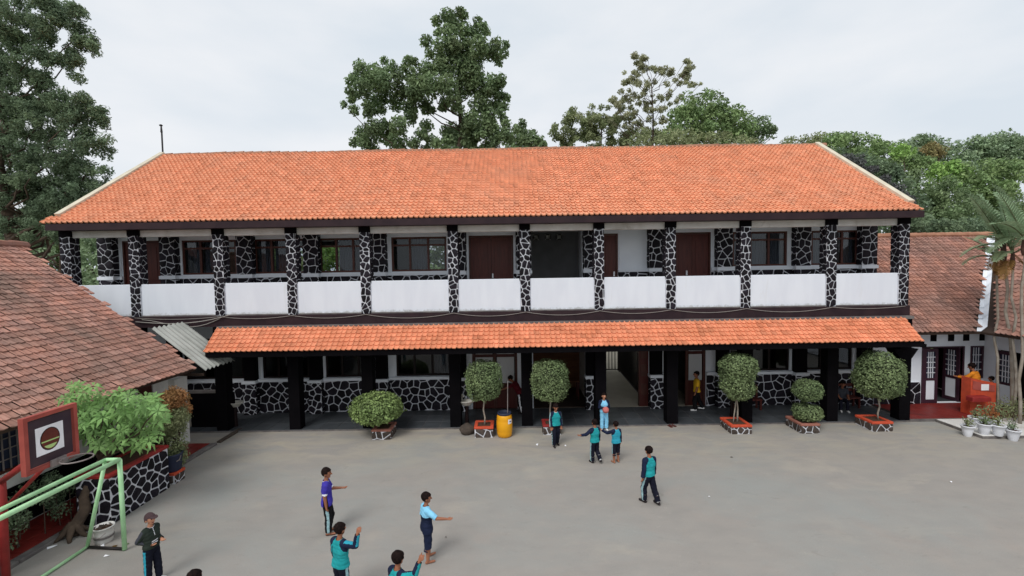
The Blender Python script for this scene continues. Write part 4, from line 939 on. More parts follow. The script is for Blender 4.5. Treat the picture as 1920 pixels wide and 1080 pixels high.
for (u, v, r, l1, l2, m) in ((1820, 817, .17, 'white flower pot leftmost in the front row of pots', 'low sparse green plant in the leftmost white pot', 'leaf_olive'),
                             (1851, 819, .185, 'white flower pot second from the left in the front row', 'low green plant in the second white pot of the front row', 'leaf_topiary'),
                             (1878, 822, .175, 'white flower pot third from the left in the front row', 'low dull green plant in the third white pot of the front row', 'leaf_olive'),
                             (1906, 825, .18, 'white flower pot rightmost in the front row of pots', 'dark green plant in the rightmost white pot', 'leaf_dark'),
                             (1834, 806, .18, 'white flower pot in the back row, nearest the orange lectern', 'yellowish bushy plant in the back pot nearest the lectern', 'leaf_olive'),
                             (1866, 809, .2, 'white flower pot in the back row, in front of the palm trunks', 'reddish brown plant in the back pot before the palm trunks', 'leaf_red')):
    g = at_z(u, v, 0.05); pot(g[0], g[1] + 0.1, r, l1, l2, m)
V, Q, T = leaf_cloud([(16.4, 15.1, 0.5, 0.35, 0.25, 0.35), (16.9, 15.2, 0.55, 0.4, 0.3, 0.45), (16.0, 15.2, 0.4, 0.3, 0.25, 0.3), (17.3, 15.1, 0.5, 0.3, 0.3, 0.4)], 0.09, 0.45, 0.2, 0.3, 0.4, 1.0)
sh = thing('shrub', (16.7, 15.15, 0.1), 'straggly green and brown shrub growing before the palm trunks', 'shrub'); mesh_obj('leaves', V, Q, ['leaf_olive'], sh, None, T)
mb = MB()
for k in range(14): x = random.uniform(15.9, 17.4); limb(mb, (x, 15.15, 0.08), (x + random.uniform(-.2, .2), 15.1, random.uniform(.5, .9)), 0.012, 0.005, n=4)
mb.build('stem', 'bark', sh)

# ------------------------------------------------------------------ left: long stone planter, hoop, goal, bucket
px0, px1, py0, py1, ph = -9.74, -9.0, 9.85, 11.55, 1.12
lp = thing('stone_planter', ((px0 + px1) / 2, (py0 + py1) / 2, 0), 'long dark stone planter wall with a red ledge, at the edge of the left terrace', 'planter')
b = MB().box(px0, px1, py0, py1, 0, ph - 0.07).build('box', 'mortar', lp)
stones(b, (px1, py0, 0), (0, 1, 0), (0, 0, 1), py1 - py0, ph - 0.07, 0.23, 0.04)
stones(b, (px0, py0, 0), (1, 0, 0), (0, 0, 1), px1 - px0, ph - 0.07, 0.24, 0.04)
m = MB(); t = 0.1
for a, c, d, e in ((px1 - t, px1 + .03, py0 - .03, py1 + .03), (px0 - .03, px0 + t, py0 - .03, py1 + .03), (px0 + t, px1 - t, py0 - .03, py0 + t), (px0 + t, px1 - t, py1 - t, py1 + .03)): m.bbox(a, c, d, e, ph - 0.068, ph, 0.012)
m.build('ledge', 'red_paint', lp); MB().box(px0 + t, px1 - t, py0 + t, py1 - t, ph - 0.069, ph - 0.03).build('soil', 'soil', lp)
planter(-9.32, -8.98, 11.72, 12.08, 0.3, 'orange_paint', 'tiny orange rimmed stone planter carrying the dark navy tub', 'small_planter')
tb = thing('dark_tub', (-9.15, 11.9, 0.3), 'dark navy plastic tub standing on the tiny orange rimmed planter', 'tub')
MB().lathe([(0.17, 0.3), (0.2, 0.33), (0.235, 0.72), (0.25, 0.74), (0.25, 0.77), (0.22, 0.77), (0.2, 0.45), (0.01, 0.44)], (-9.15, 11.9, 0), 18, close=False).lathe([(0.17, 0.301), (0.005, 0.301)], (-9.15, 11.9, 0), 18, close=False).build('body', 'navy_plastic', tb, True)
MB().tube([(-8.92, 11.9, 0.7), (-8.9, 11.82, 0.62), (-8.92, 11.74, 0.6)], 0.012, 5).build('handle', 'galv', tb)

# big-leaved tree in the long planter: palmate leaves of seven drooping leaflets
tr = thing('umbrella_tree', (-9.4, 9.8, 0), 'bright green umbrella tree with palmate drooping leaves over the stone planter', 'tree')
mb = MB(); base = np.array([-9.45, 9.42, 0.0])
trunk_top = np.array([-9.5, 10.2, 1.3]); limb(mb, base, trunk_top, 0.13, 0.07, n=7, wig=0.05)
for k in range(6): a = k * 1.05; limb(mb, base + (0, 0, 0.25), base + (0.35 * math.cos(a), 0.3 * math.sin(a), -0.02), 0.09, 0.03, n=4)
LVv, LF, LT = [], [], []
R = np.random.default_rng(11)
def palmate(c, n_dir, s, tint):
    n_dir = n_dir / np.linalg.norm(n_dir); a = np.cross(n_dir, [0.3, 0.5, 0.8]); a /= np.linalg.norm(a); b = np.cross(n_dir, a)
    m_ = 7
    for i in range(m_):
        th = 2 * math.pi * i / m_ + R.uniform(-.15, .15); d = a * math.cos(th) + b * math.sin(th); w = np.cross(n_dir, d)
        L = s * R.uniform(0.85, 1.1); o = len(LVv)
        p1 = c + d * L * 0.5 + n_dir * 0.02; p2 = c + d * L - n_dir * L * 0.22 - np.array([0, 0, L * 0.1])
        LVv.extend([c + d * 0.02, p1 + w * L * 0.165, p2, p1 - w * L * 0.165]); LF.append((o, o + 1, o + 2, o + 3)); LT.append(np.clip(tint + R.normal(0, .08), 0, 1))
for k in range(210):
    u = R.uniform(138, 312); v = R.uniform(735, 838)
    if ((u - 225) / 88) ** 2 + ((v - 785) / 54) ** 2 > 1.05: continue
    y = R.uniform(9.5, 11.4); p = at_y(u, v, y)
    if p[0] < -10.6: continue
    nd = np.array([R.normal(0.35, .55), R.normal(-0.45, .55), 0.75]); palmate(p, nd, R.uniform(0.16, 0.26), R.uniform(0.15, 0.9))
    if k % 6 == 0: limb(mb, trunk_top, p - np.array([0, 0, 0.04]), 0.03, 0.008, n=5, wig=0.08)
for k in range(30):        # thinner growth reaching up over the roof edge
    u = R.uniform(118, 175); v = R.uniform(722, 800); p = at_y(u, v, R.uniform(9.3, 10.0)); palmate(p, np.array([0.3, -0.5, 0.7]) + R.normal(0, .3, 3), R.uniform(.14, .2), R.uniform(.3, .7))
mb.build('trunk', 'bark', tr, True)
mesh_obj('crown', np.array(LVv), np.array(LF), ['leaf_lime'], tr, None, LT)
# orange-tipped shrub behind it
cl, cl2 = [], []
for k in range(70):
    u, v = R.uniform(288, 356), R.uniform(733, 815)
    if ((u - 320) / 33) ** 2 + ((v - 775) / 45) ** 2 > 1: continue
    y = R.uniform(11.7, 12.5); p = at_y(u, v, y); (cl if v < 770 else cl2).append((*p, .2, .2, .19))
p0 = at_y(322, 800, 12.1)
sh = thing('red_tip_shrub', (p0[0], 12.1, 0), 'orange and green red-tip shrub at the far end of the long stone planter', 'shrub')
V, Q, T = leaf_cloud(cl, 0.07, 1.5, 0.2, 0.5, 0.5, 0.9); c1 = mesh_obj('crown', V, Q, ['leaf_orange'], sh, None, T)
V, Q, T = leaf_cloud(cl2 + [(p0[0], 12.1, .9, .36, .34, .6), (p0[0] + .05, 12.05, .6, .34, .3, .4)], 0.07, 1.3, 0.3, 0.5, 0.5, 0.9); mesh_obj('lower_crown', V, Q, ['leaf_olive'], sh, None, T)
mb = MB()
for k in range(5): limb(mb, (p0[0], 12.1, 0), (p0[0] + random.uniform(-.25, .25), 12.1 + random.uniform(-.2, .2), 1.5), 0.03, 0.012, n=5)
mb.build('stem', 'bark', sh)
# dark low shrubs along the left wall
cl = [(R.uniform(-10.7, -9.95), R.uniform(7.6, 10.4), R.uniform(.35, 1.15), .2, .22, .2) for _ in range(44)]
V, Q, T = leaf_cloud(cl, 0.06, 0.5, 0.3, 0.4, 0.5, 0.9); dk = thing('dark_hedge', (-10.3, 9, 0.08), 'dark straggling hedge along the left wall behind the basketball board', 'hedge')
mesh_obj('leaves', V, Q, ['leaf_dark'], dk, None, T)
mb = MB()
for c in cl: limb(mb, (c[0], c[1], 0.08), c[:3], 0.012, 0.006, n=3)
mb.build('stem', 'bark', dk)

# basketball hoop: leaning red post, arm, framed board with a square and a round ball emblem, rim
BX = -7.35
hp = thing('basketball_hoop', (-9.25, 7.75, 0), 'red basketball hoop with a dark framed board turned to the yard', 'basketball hoop')
foot = np.array([-9.12, 7.85, 0.0]); top = at_y(2, 903, 7.55)
MB().tube([foot, foot * 0.5 + top * 0.5, top], 0.062, 10).build('post', 'red_paint', hp, True)
by0, by1, bz0, bz1 = 6.66, 7.5, 2.56, 3.44
MB().tube([top, at_x(50, 868, BX - 0.12), (BX - 0.09, (by0 + by1) / 2 - 0.1, 2.8)], 0.05, 8).tube([top + (0, 0, -0.5), (BX - 0.09, (by0 + by1) / 2 + 0.2, 2.7)], 0.03, 8).build('arm', 'red_paint', hp, True)
bd = MB().box(BX - 0.025, BX, by0 + 0.08, by1 - 0.08, bz0 + 0.08, bz1 - 0.08).build('board', 'board_dark', hp)
f = 0.062
MB().box(BX - 0.05, BX + 0.03, by0, by0 + f, bz0, bz1).box(BX - 0.05, BX + 0.03, by1 - f, by1, bz0, bz1).box(BX - 0.048, BX + 0.028, by0 + f, by1 - f, bz0, bz0 + f).box(BX - 0.048, BX + 0.028, by0 + f, by1 - f, bz1 - f, bz1).build('board_frame', 'hoop_red', hp)
cy, cz = (by0 + by1) / 2 - 0.02, (bz0 + bz1) / 2 - 0.0
MB().box(BX + 0.001, BX + 0.004, cy - 0.215, cy + 0.215, cz - 0.22, cz + 0.22).build('square', 'paper', bd)
def disc(y, z, ry, rz, a0=0, a1=2 * math.pi, n=24): return [(y + ry * math.cos(a), z + rz * math.sin(a)) for a in np.linspace(a0, a1, n)]
def flat(name, pts, x, m): return mesh_obj(name, [(x, a, b) for a, b in pts], [tuple(range(len(pts)))], [m], bd)
flat('emblem_ring', disc(cy, cz, 0.155, 0.18), BX + 0.006, 'logo_dark'); flat('emblem_ball', disc(cy, cz, 0.14, 0.165), BX + 0.008, 'logo_brown')
flat('emblem_band', [(cy - 0.138, cz - 0.035), (cy + 0.138, cz - 0.035), (cy + 0.139, cz - 0.015), (cy - 0.139, cz - 0.015)], BX + 0.010, 'logo_green')
flat('emblem_base', disc(cy, cz - 0.03, 0.115, 0.12, math.pi * 1.17, math.pi * 1.83, 12), BX + 0.010, 'logo_green')
flat('emblem_top', disc(cy, cz + 0.0, 0.132, 0.155, 0.15, math.pi - 0.15, 14), BX + 0.0095, 'logo_brown')
rm = MB(); rc = (BX + 0.34, (by0 + by1) / 2 + 0.05, 2.64)
rm.tube([(rc[0] + 0.2 * math.cos(a), rc[1] + 0.2 * math.sin(a), rc[2]) for a in np.linspace(0, 2 * math.pi, 25)], 0.011, 6).build('rim', 'galv', hp, True)
MB().box(BX + 0.03, BX + 0.06, rc[1] - 0.12, rc[1] + 0.12, 2.55, 2.66).box(BX + 0.06, BX + 0.17, rc[1] - 0.04, rc[1] + 0.04, 2.62, 2.65).build('bracket', 'galv', hp)

# pale green goal frame
g = thing('goal_frame', (-8.2, 7.3, 0), 'pale green tubular football goal frame at the left edge of the yard', 'goal')
fx, rx, bx_, fy, ny = -7.9, -8.18, -8.73, 8.9, 5.6
r_ = 0.036
MB().tube([(fx, ny, 1.87), (fx, fy, 1.87)], 0.042, 10).build('crossbar', 'goal_green', g, True)
MB().tube([(rx, ny, 1.87), (rx, fy, 1.87)], r_, 10).build('rear_bar', 'goal_green', g, True)
MB().tube([(fx, fy, 1.87), (rx, fy, 1.87)], r_, 10).build('top_tie', 'goal_green', g, True)
MB().tube([(fx, fy, 1.87), (fx, fy, 0.02)], 0.042, 10).build('post', 'goal_green', g, True)
MB().tube([(fx, ny, 1.87), (fx, ny, 0.02)], 0.042, 10).build('post', 'goal_green', g, True)
MB().tube([(rx, fy, 1.87), (bx_, fy + 0.08, 0.03)], r_, 10).build('brace', 'goal_green', g, True)
MB().tube([(rx, ny, 1.87), (bx_, ny, 0.03)], r_, 10).build('brace', 'goal_green', g, True)
MB().tube([(bx_, fy + 0.08, 0.03), (fx, fy, 0.03)], 0.03, 8).build('base_bar', 'steel_dark', g, True)
MB().tube([(bx_, fy + 0.08, 0.035), (bx_, ny, 0.035)], 0.03, 8).build('base_bar', 'goal_green', g, True)
# a loose pole of the same green leaning by the hoop post
o = MB().tube([at_z(14, 1079, 0.02) + np.array([0, .0, 0]), at_y(-22, 870, 7.9)], 0.05, 8).build('green_pole', 'goal_green', smooth=True); tag(o, 'pale green steel pole leaning at the left edge, behind the red hoop post', 'pole')

# battered white bucket
b = thing('paint_bucket', (-8.6, 9.22, 0), 'battered dirty white paint bucket standing behind the goal frame', 'bucket')
bx2, by2 = -8.6, 9.22
k = 0.84
sc_ = lambda P: [(r * k, z * k) for r, z in P]
MB().lathe(sc_([(0.16, 0), (0.175, 0.02), (0.195, 0.2), (0.2, 0.205), (0.2, 0.23), (0.21, 0.36), (0.222, 0.365), (0.222, 0.395), (0.2, 0.395), (0.185, 0.1), (0.01, 0.09)]), (bx2, by2, 0), 20, close=False).lathe(sc_([(0.16, 0.001), (0.005, 0.001)]), (bx2, by2, 0), 20, close=False).build('body', 'white_dirty', b, True)
MB().lathe(sc_([(0.188, 0.12), (0.2, 0.13), (0.202, 0.17), (0.19, 0.18)]), (bx2, by2, 0), 20, close=False).build('band', 'slab_grey', b)
MB().lathe(sc_([(0.195, 0.33), (0.01, 0.35)]), (bx2, by2, 0), 16, close=False).build('contents', 'soil', b)
MB().tube([(bx2 - 0.18, by2, 0.3), (bx2 - 0.2, by2 - 0.09, 0.22), (bx2 - 0.13, by2 - 0.19, 0.17), (bx2 + 0.09, by2 - 0.195, 0.18), (bx2 + 0.18, by2, 0.3)], 0.006, 5).build('handle', 'galv', b)
V, Q, T = leaf_cloud([(bx2 - .02, by2, .31, .13, .13, .05)], 0.08, 0.8, .2, .4, .6, 1); mesh_obj('rubbish', V, Q, ['sack'], b, None, T)

# litter on the yard
def litter(u, v, w, d, m, label, i):
    p = at_z(u, v, 0.0); a = random.uniform(0, 3); c, s = math.cos(a) * w / 2, math.sin(a) * w / 2; e, f = -math.sin(a) * d / 2, math.cos(a) * d / 2
    o = mesh_obj('litter', [(p[0] - c - e, p[1] - s - f, 0.006), (p[0] + c - e, p[1] + s - f, 0.02), (p[0] + c + e, p[1] + s + f, 0.008), (p[0] - c + e, p[1] - s + f, 0.022), (p[0], p[1], 0.03)], [(0, 1, 4), (1, 2, 4), (2, 3, 4), (3, 0, 4)], [m]); tag(o, label, 'litter', 'scraps of litter on the yard')
L_ = [(192, 1024, .1, .06, 'paper', 'white crumpled scrap just below the battered white bucket'), (213, 1026, .1, .09, 'leaf_dry', 'yellow scrap on the ground right of the battered bucket'), (200, 1043, .09, .05, 'paper', 'white scrap nearer the viewer than the bucket'), (98, 1026, .15, .08, 'paper', 'large pale scrap by the roots of the umbrella tree'), (237, 1021, .08, .05, 'leaf_lime', 'small greenish scrap at the foot of the goal post'),
      (1007, 834, .15, .06, 'paper', 'flat white scrap left of the boy who faces the viewer'), (1060, 836, .1, .05, 'paper', 'white scrap right of the boy who faces the viewer'), (1783, 904, .05, .04, 'paper', 'tiny white scrap on the right side of the open yard'), (1330, 932, .045, .03, 'paper', 'tiny white scrap right of the boy walking away alone'), (1372, 858, .07, .03, 'sack', 'dark fallen twig on the yard before the double stem topiary'), (836, 1008, .03, .025, 'sack', 'dark speck right of the barefoot boy in the light blue shirt')]
for i, a in enumerate(L_): litter(*a, i)
# ------------------------------------------------------------------ trees
def px_clumps(lst, Y, jit=0.6, r=rng, flat=1.0):
    out = []
    for u, v, q in lst:
        y = Y + r.normal() * jit * 1.6; p = at_y(u, v, y); k = q * y / F
        out.append((*p, k, k, k * flat))
    return out
def fill(ells, n, q0, q1, Y, depth=1.0, r=rng, holes=(), flat=0.85, edge=0.0):
    """clumps through the union of ellipses (given where they show in the picture, spread in depth round Y)"""
    out = []; A = np.array([e[2] * e[3] for e in ells], float); pr = A / A.sum()
    while len(out) < n:
        e = ells[r.choice(len(ells), p=pr)]; a = r.uniform(0, 2 * math.pi); t = math.sqrt(r.uniform(edge, 1))
        u, v = e[0] + e[2] * t * math.cos(a), e[1] + e[3] * t * math.sin(a)
        if any(((u - h[0]) / h[2]) ** 2 + ((v - h[1]) / h[3]) ** 2 < 1 for h in holes): continue
        y = Y + r.uniform(-1, 1) * depth * math.sqrt(1 - t * t * 0.9) * e[2] * Y / F; q = r.uniform(q0, q1) * y / F
        out.append((*at_y(u, v, y), q, q, q * flat))
    return out
def tree(name, label, Y, trunk_u, clumps, leaf, size, dens=0.9, top_v=None, shell=0.55, tr=0.3, nl=24, group=None, cat='tree', up=0.45, droop=0.0, aspect=0.6, bark='bark', lean=0.0, rnd=0.8, r=rng):
    b = at_y(trunk_u, 520, Y); b[2] = -0.03; C = np.array(clumps)
    t = thing(name, b, label, cat, group)
    zt = C[:, 2].max() if top_v is None else at_y(trunk_u, top_v, Y)[2]
    zl = max(2.0, C[:, 2].min() - 1.0); cx = b[0] + lean
    top = np.array([cx, Y, zl + (zt - zl) * 0.72]); mb = MB(); P = limb(mb, b, top, tr, tr * 0.22, n=9, wig=0.03)
    for k in r.choice(len(C), min(nl, len(C)), replace=False):
        c = C[k, :3]; zz = min(max(c[2] - abs(c[0] - cx) * 0.7 - 0.5, 1.5), top[2]); f = zz / top[2]
        a = b + (top - b) * f; limb(mb, a, c, tr * (1 - 0.78 * f) * 0.36, 0.016, n=7, wig=0.11, sag=-0.1)
    mb.build('trunk', bark, t, True)
    V, Q, T = leaf_cloud(clumps, size, dens, shell, up, aspect, rnd, droop)
    mesh_obj('crown', V, Q, [leaf], t, None, T)
    return t
TG = 'trees rising behind the orange roof'
main_cl = [(860,22,8),(838,30,12),(818,38,9),(850,42,14),(868,28,9),(896,40,8),(905,52,9),(840,62,14),(822,60,8),(870,57,14),(912,60,8),(890,62,12),(800,78,11),(825,85,12),(850,85,14),(875,82,14),(900,87,16),(930,84,11),(948,84,7),(920,100,14),(944,100,9),(805,101,9),(830,105,14),(860,108,18),(890,110,16),(934,114,9),
 (675,126,11),(700,131,12),(721,114,7),(737,125,9),(765,114,9),(777,114,7),(700,150,18),(665,145,9),(655,170,7),(659,186,7),(680,166,16),(720,150,14),(745,142,12),(756,128,7),(770,140,14),(800,132,16),(830,125,18),(860,130,20),(890,140,18),(920,156,15),(938,150,11),(931,175,11),(900,166,16),(870,166,16),(840,160,18),(810,160,20),(780,170,18),(750,172,16),(720,180,15),(700,190,13),
 (644,195,6),(664,206,9),(690,212,9),(715,205,9),(742,196,13),(770,200,14),(798,196,12),(850,185,13),(900,196,18),(930,196,13),(950,184,8),(945,200,8),(915,216,15),(885,224,15),(938,212,9),(862,205,9),
 (700,240,15),(680,250,13),(664,266,9),(690,266,15),(720,250,18),(748,235,16),(745,266,17),(770,222,11),(790,252,11),(800,236,11),(812,266,12),(850,250,18),(840,270,15),(880,250,20),(910,240,17),(930,250,16),(950,256,15),(949,234,9),(880,272,13),(920,271,15),(945,224,7),(835,245,9),(775,268,9),
 (980,231,7),(978,245,11),(967,241,7),(999,250,7),(990,262,15),(1010,266,11),(970,266,15),(1020,273,6),(1000,285,14),(960,285,14),(700,290,16),(760,295,16),(850,295,20),(900,295,20)]
tree('broadleaf_tree', 'tall dark green tree with rounded leaf tufts behind the middle of the orange roof', 32, 868, px_clumps([(u, v, q * 1.18) for u, v, q in main_cl], 32, 0.5) + fill([(700,165,45,50),(720,255,60,26),(810,180,60,55),(870,120,50,50),(900,190,50,60),(900,260,70,30),(810,265,70,16),(990,268,30,18)], 70, 8, 13, 32, 0.5, np.random.default_rng(3), holes=[(805,225,22,16),(770,235,10,8)]), MATS['leaf_big'], 0.23, 2.3, top_v=25, shell=0.2, tr=0.4, nl=22, group=TG, r=rng)
R2 = np.random.default_rng(5)
cl = fill([(1200,110,14,14),(1225,128,10,16),(1190,140,30,22),(1240,140,26,22),(1190,170,40,22),(1290,130,14,18),(1285,155,22,16),(1310,158,14,8),(1180,195,44,20),(1240,190,40,22),(1170,225,34,20),(1220,240,40,25)], 150, 4, 8, 38, 0.6, R2)
tree('sparse_tree', 'thin half bare tree with sparse brownish leaves and visible branches', 38, 1222, cl, MATS['leaf_brown'], 0.18, 1.5, top_v=110, shell=0.15, tr=0.2, nl=60, group=TG, r=R2)
cl = fill([(1110,215,48,18),(1080,245,45,22),(1130,250,60,30),(1160,215,30,20),(1060,262,24,14),(1200,262,60,18)], 150, 6, 11, 40, 0.8, R2)
tree('pale_tree', 'loose pale olive tree left of the thin half bare tree', 40, 1130, cl, MATS['leaf_olive'], 0.2, 1.3, shell=0.2, tr=0.22, nl=24, group=TG, r=R2)
cl = fill([(1320,215,62,40),(1350,235,60,40),(1290,240,50,36),(1380,230,30,30)], 150, 9, 14, 36, 0.9, R2)
tree('round_tree', 'dense round topped mid green tree right of the thin half bare tree', 36, 1330, cl, MATS['leaf_mid'], 0.22, 0.75, tr=0.3, group=TG, r=R2)
cl = fill([(1420,235,26,22),(1432,248,18,16),(1400,255,40,18)], 46, 7, 11, 37, 0.8, R2)
tree('small_tree', 'small dark green tree at the right edge of the round topped tree', 37, 1415, cl, MATS['leaf_big'], 0.2, 0.75, tr=0.18, group=TG, r=R2)
cl = fill([(1260,262,90,18),(1330,265,80,14)], 70, 7, 11, 33, 0.6, R2)
tree('brown_tree', 'pale olive low crown just above the orange roof right of centre', 33, 1270, cl, MATS['leaf_olive'], 0.2, 0.7, tr=0.2, group=TG, r=R2)
# large dark tree at the left, drooping feathery sprays in layers
ells = [(40,35,85,50),(105,28,52,24),(148,62,24,18),(165,84,18,10),(100,92,52,26),(40,110,70,50),(132,112,26,12),(146,140,8,12),(30,170,75,45),(90,185,60,22),(60,225,95,35),(140,190,32,14),(160,215,40,16),(192,222,10,8),(70,270,100,32),(165,262,38,18),(196,284,20,7),(60,315,95,32),(150,318,52,18),(120,350,70,20)]
ells += [(30,360,80,30),(110,385,70,24),(60,420,70,30),(150,355,40,14)]
cl = fill(ells, 700, 8, 15, 19, 0.5, R2, holes=[(118,150,26,20),(100,95,16,8),(62,24,16,10),(50,55,10,7),(90,40,12,6),(20,75,8,7),(75,130,10,7),(140,250,10,6),(60,268,9,7),(130,190,10,6),(25,215,8,7),(178,245,12,8),(35,400,9,6),(85,385,8,6),(110,415,8,6)], flat=0.85)
cl += [(c[0] + R2.normal() * .1, c[1], c[2] - c[5] * 1.3, c[3] * .5, c[4] * .5, c[5] * 1.1) for c in cl[::3]]      # hanging sprays
tree('feathery_tree', 'large dark tree with drooping feathery layers rising at the left edge', 19, 20, cl, MATS['leaf_dark'], 0.12, 0.9, top_v=10, shell=0.15, tr=0.4, nl=40, up=0.3, droop=0.5, aspect=0.42, r=R2)
ells = [(60,380,80,26),(120,385,55,26),(20,415,60,30),(90,430,50,26),(150,345,40,14),(175,350,22,10),(150,380,34,16)]
cl = fill(ells, 120, 9, 15, 22, 0.5, R2)
tree('ragged_tree', 'ragged dark tree with sky showing through, above the left roof ridge', 22, 110, cl, MATS['leaf_dark'], 0.15, 0.7, shell=0.2, tr=0.2, nl=24, r=R2)
BG = 'far trees beyond the left roof'
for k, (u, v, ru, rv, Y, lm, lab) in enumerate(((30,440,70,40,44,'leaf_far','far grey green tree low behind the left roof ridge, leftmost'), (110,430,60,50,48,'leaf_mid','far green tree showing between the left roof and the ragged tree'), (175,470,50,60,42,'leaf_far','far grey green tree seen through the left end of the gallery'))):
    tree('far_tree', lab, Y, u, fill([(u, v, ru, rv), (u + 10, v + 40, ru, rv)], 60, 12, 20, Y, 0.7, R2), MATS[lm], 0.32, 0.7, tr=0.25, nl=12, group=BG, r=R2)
# trees close behind the school: seen only through its windows
for k, (x, lm, lab) in enumerate(((-16, 'leaf_mid', 'green tree behind the school seen through the leftmost gallery windows'), (-9.5, 'leaf_bright', 'bright green tree behind the school seen through the second gallery window'), (-4, 'leaf_mid', 'green tree behind the school seen through the wide middle window'), (3, 'leaf_far', 'green tree behind the school, behind the stair hall'), (10, 'leaf_mid', 'green tree behind the school seen through the right gallery windows'))):
    C_ = [(x * 1.25 + R2.uniform(-4.2, 4.2), 38 + R2.uniform(-1.5, 1.5), R2.uniform(2.5, 11), 1.1, 1.1, 1.0) for _ in range(95)]
    V, Q, T = leaf_cloud(C_, 0.32, 0.6, 0.3, 0.5, 0.6, 0.9); t = thing('garden_tree', (x * 1.25, 38, 0), lab, 'tree', 'trees right behind the school'); mesh_obj('crown', V, Q, [lm], t, None, T)
    mb = MB(); limb(mb, (x * 1.25, 38, -0.03), (x * 1.25, 38, 8), 0.2, 0.06)
    for c in C_[::5]: limb(mb, (x * 1.25, 38, max(1.5, c[2] - 1.5)), c[:3], 0.07, 0.02, n=4)
    mb.build('trunk', 'bark', t, True)
# wood on the right
RG = 'trees on the slope behind the right wing'
def rt(u, Y, ells, n, q0, q1, lm, size, lab, dens=0.75, **k):
    tree(k.pop('name', 'woodland_tree'), lab, Y, u, fill(ells, n, q0, q1, Y, 0.7, R2), MATS[lm], size, dens, tr=0.25, nl=16, group=RG, r=R2, **k)
rt(1600, 48, [(1600,285,62,34),(1560,282,40,24),(1645,290,40,30),(1600,320,90,30)], 130, 9, 15, 'leaf_mid', 0.28, 'broad mid green tree with the highest crown just right of the roof ridge end')
rt(1500, 50, [(1500,268,34,10),(1540,262,24,10)], 40, 6, 9, 'leaf_olive', 0.25, 'low olive tree peeping over the right end of the roof ridge', 0.5)
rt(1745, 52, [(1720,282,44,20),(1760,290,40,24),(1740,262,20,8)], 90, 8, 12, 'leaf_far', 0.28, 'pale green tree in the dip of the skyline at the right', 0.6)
rt(1752, 46, [(1752,283,24,12)], 26, 6, 9, 'leaf_rust', 0.2, 'small tree with a yellowish brown top on the right skyline', 0.6)
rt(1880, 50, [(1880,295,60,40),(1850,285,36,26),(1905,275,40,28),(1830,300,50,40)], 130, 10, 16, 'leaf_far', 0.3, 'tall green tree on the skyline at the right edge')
rt(1720, 43, [(1725,312,40,16),(1700,300,26,14)], 40, 8, 12, 'leaf_mid', 0.24, 'mid green tree filling the dip below the pale skyline tree')
rt(1690, 40, [(1690,285,18,10),(1772,322,28,16),(1800,318,20,14),(1780,345,40,16)], 60, 7, 11, 'leaf_bright', 0.26, 'bright yellow green tree in the middle of the right slope', 0.75)
rt(1640, 34, [(1620,320,52,24),(1660,350,50,30),(1690,385,44,34),(1585,300,36,16),(1650,320,40,24)], 130, 9, 14, 'leaf_dark', 0.22, 'dark green tree close behind the right roof slope')
rt(1600, 31, [(1592,305,26,14),(1625,328,26,16),(1665,352,24,18),(1700,380,24,18)], 60, 7, 11, 'leaf_purple', 0.18, 'dark purplish shrubby tree hugging the right rake of the roof')
rt(1740, 36, [(1740,350,50,34),(1730,395,52,38),(1790,390,50,44),(1760,425,80,24)], 150, 9, 14, 'leaf_big', 0.22, 'green tree above the middle of the brown right wing roof')
rt(1840, 40, [(1840,345,60,40),(1890,350,60,44),(1830,395,60,44)], 150, 10, 15, 'leaf_mid', 0.26, 'mid green tree behind the palm crown')
rt(1885, 44, [(1890, 400, 60, 40), (1905, 440, 50, 30), (1850, 440, 50, 24)], 80, 11, 16, 'leaf_far', 0.28, 'pale green tree low at the right edge behind the palms')
rt(1700, 27, [(1690,415,50,24),(1740,430,60,16),(1800,432,56,18),(1860,425,50,24),(1660,440,40,14)], 120, 8, 13, 'leaf_dark', 0.17, 'low dark bushes right behind the ridge of the right wing', name='bushy_tree')

# palms by the right wing
def frond(mb_r, LV_, LF_, LT_, base, az, el, L, droop, r, wide=0.31, n=22):
    d = np.array([math.cos(az) * math.cos(el), math.sin(az) * math.cos(el), math.sin(el)]); P = [np.array(base)]; dirs = []
    for k in range(n):
        dirs.append(d); P.append(P[-1] + d * L / n); d = d + np.array([0, 0, -droop / n]); d /= np.linalg.norm(d)
    dirs.append(d); mb_r.tube(P[::3], [0.022 * (1 - k / (len(P[::3]))) + 0.005 for k in range(len(P[::3]))], 5)
    for k in range(3, n + 1):
        t = k / n; w = wide * L * math.sin(math.pi * min(1, 0.16 + t * 0.8)) ** 0.7
        side = np.cross(dirs[k], [0, 0, 1.0]); side /= np.linalg.norm(side) + 1e-6; nrm = np.cross(side, dirs[k])
        for s in (-1, 1):
            e = side * s * 0.85 + dirs[k] * 0.55 + nrm * 0.22; e /= np.linalg.norm(e); b = P[k]; ww = dirs[k] * L / n * 0.62
            m_ = b + e * w * 0.55; tip = b + e * w + np.array([0, 0, -0.16 * w]) + r.normal(0, 0.02, 3)
            o = len(LV_); LV_.extend([b - ww * .5, b + ww * .5, m_ + ww * .7, m_ - ww * .7, tip]); LF_.append([o, o + 1, o + 2, o + 3]); LF_.append([o + 3, o + 2, o + 4]); LT_.extend([0.5 + r.normal(0, .12)] * 2)
R3 = np.random.default_rng(9)
specs = [((1869, 788), (1867, 486), 15.9, .045, 'slender palm stem leftmost of the clump, in front of the white valley'), ((1899, 790), (1882, 462), 15.6, .055, 'slender palm with a thick brown upper stem and the fan shaped frond'), ((1903, 796), (1899, 478), 15.35, .045, 'slender pale palm leaning between the thick stemmed palm and the rightmost one'), ((1912, 812), (1921, 450), 14.9, .05, 'slender palm at the right edge, rightmost of the clump')]
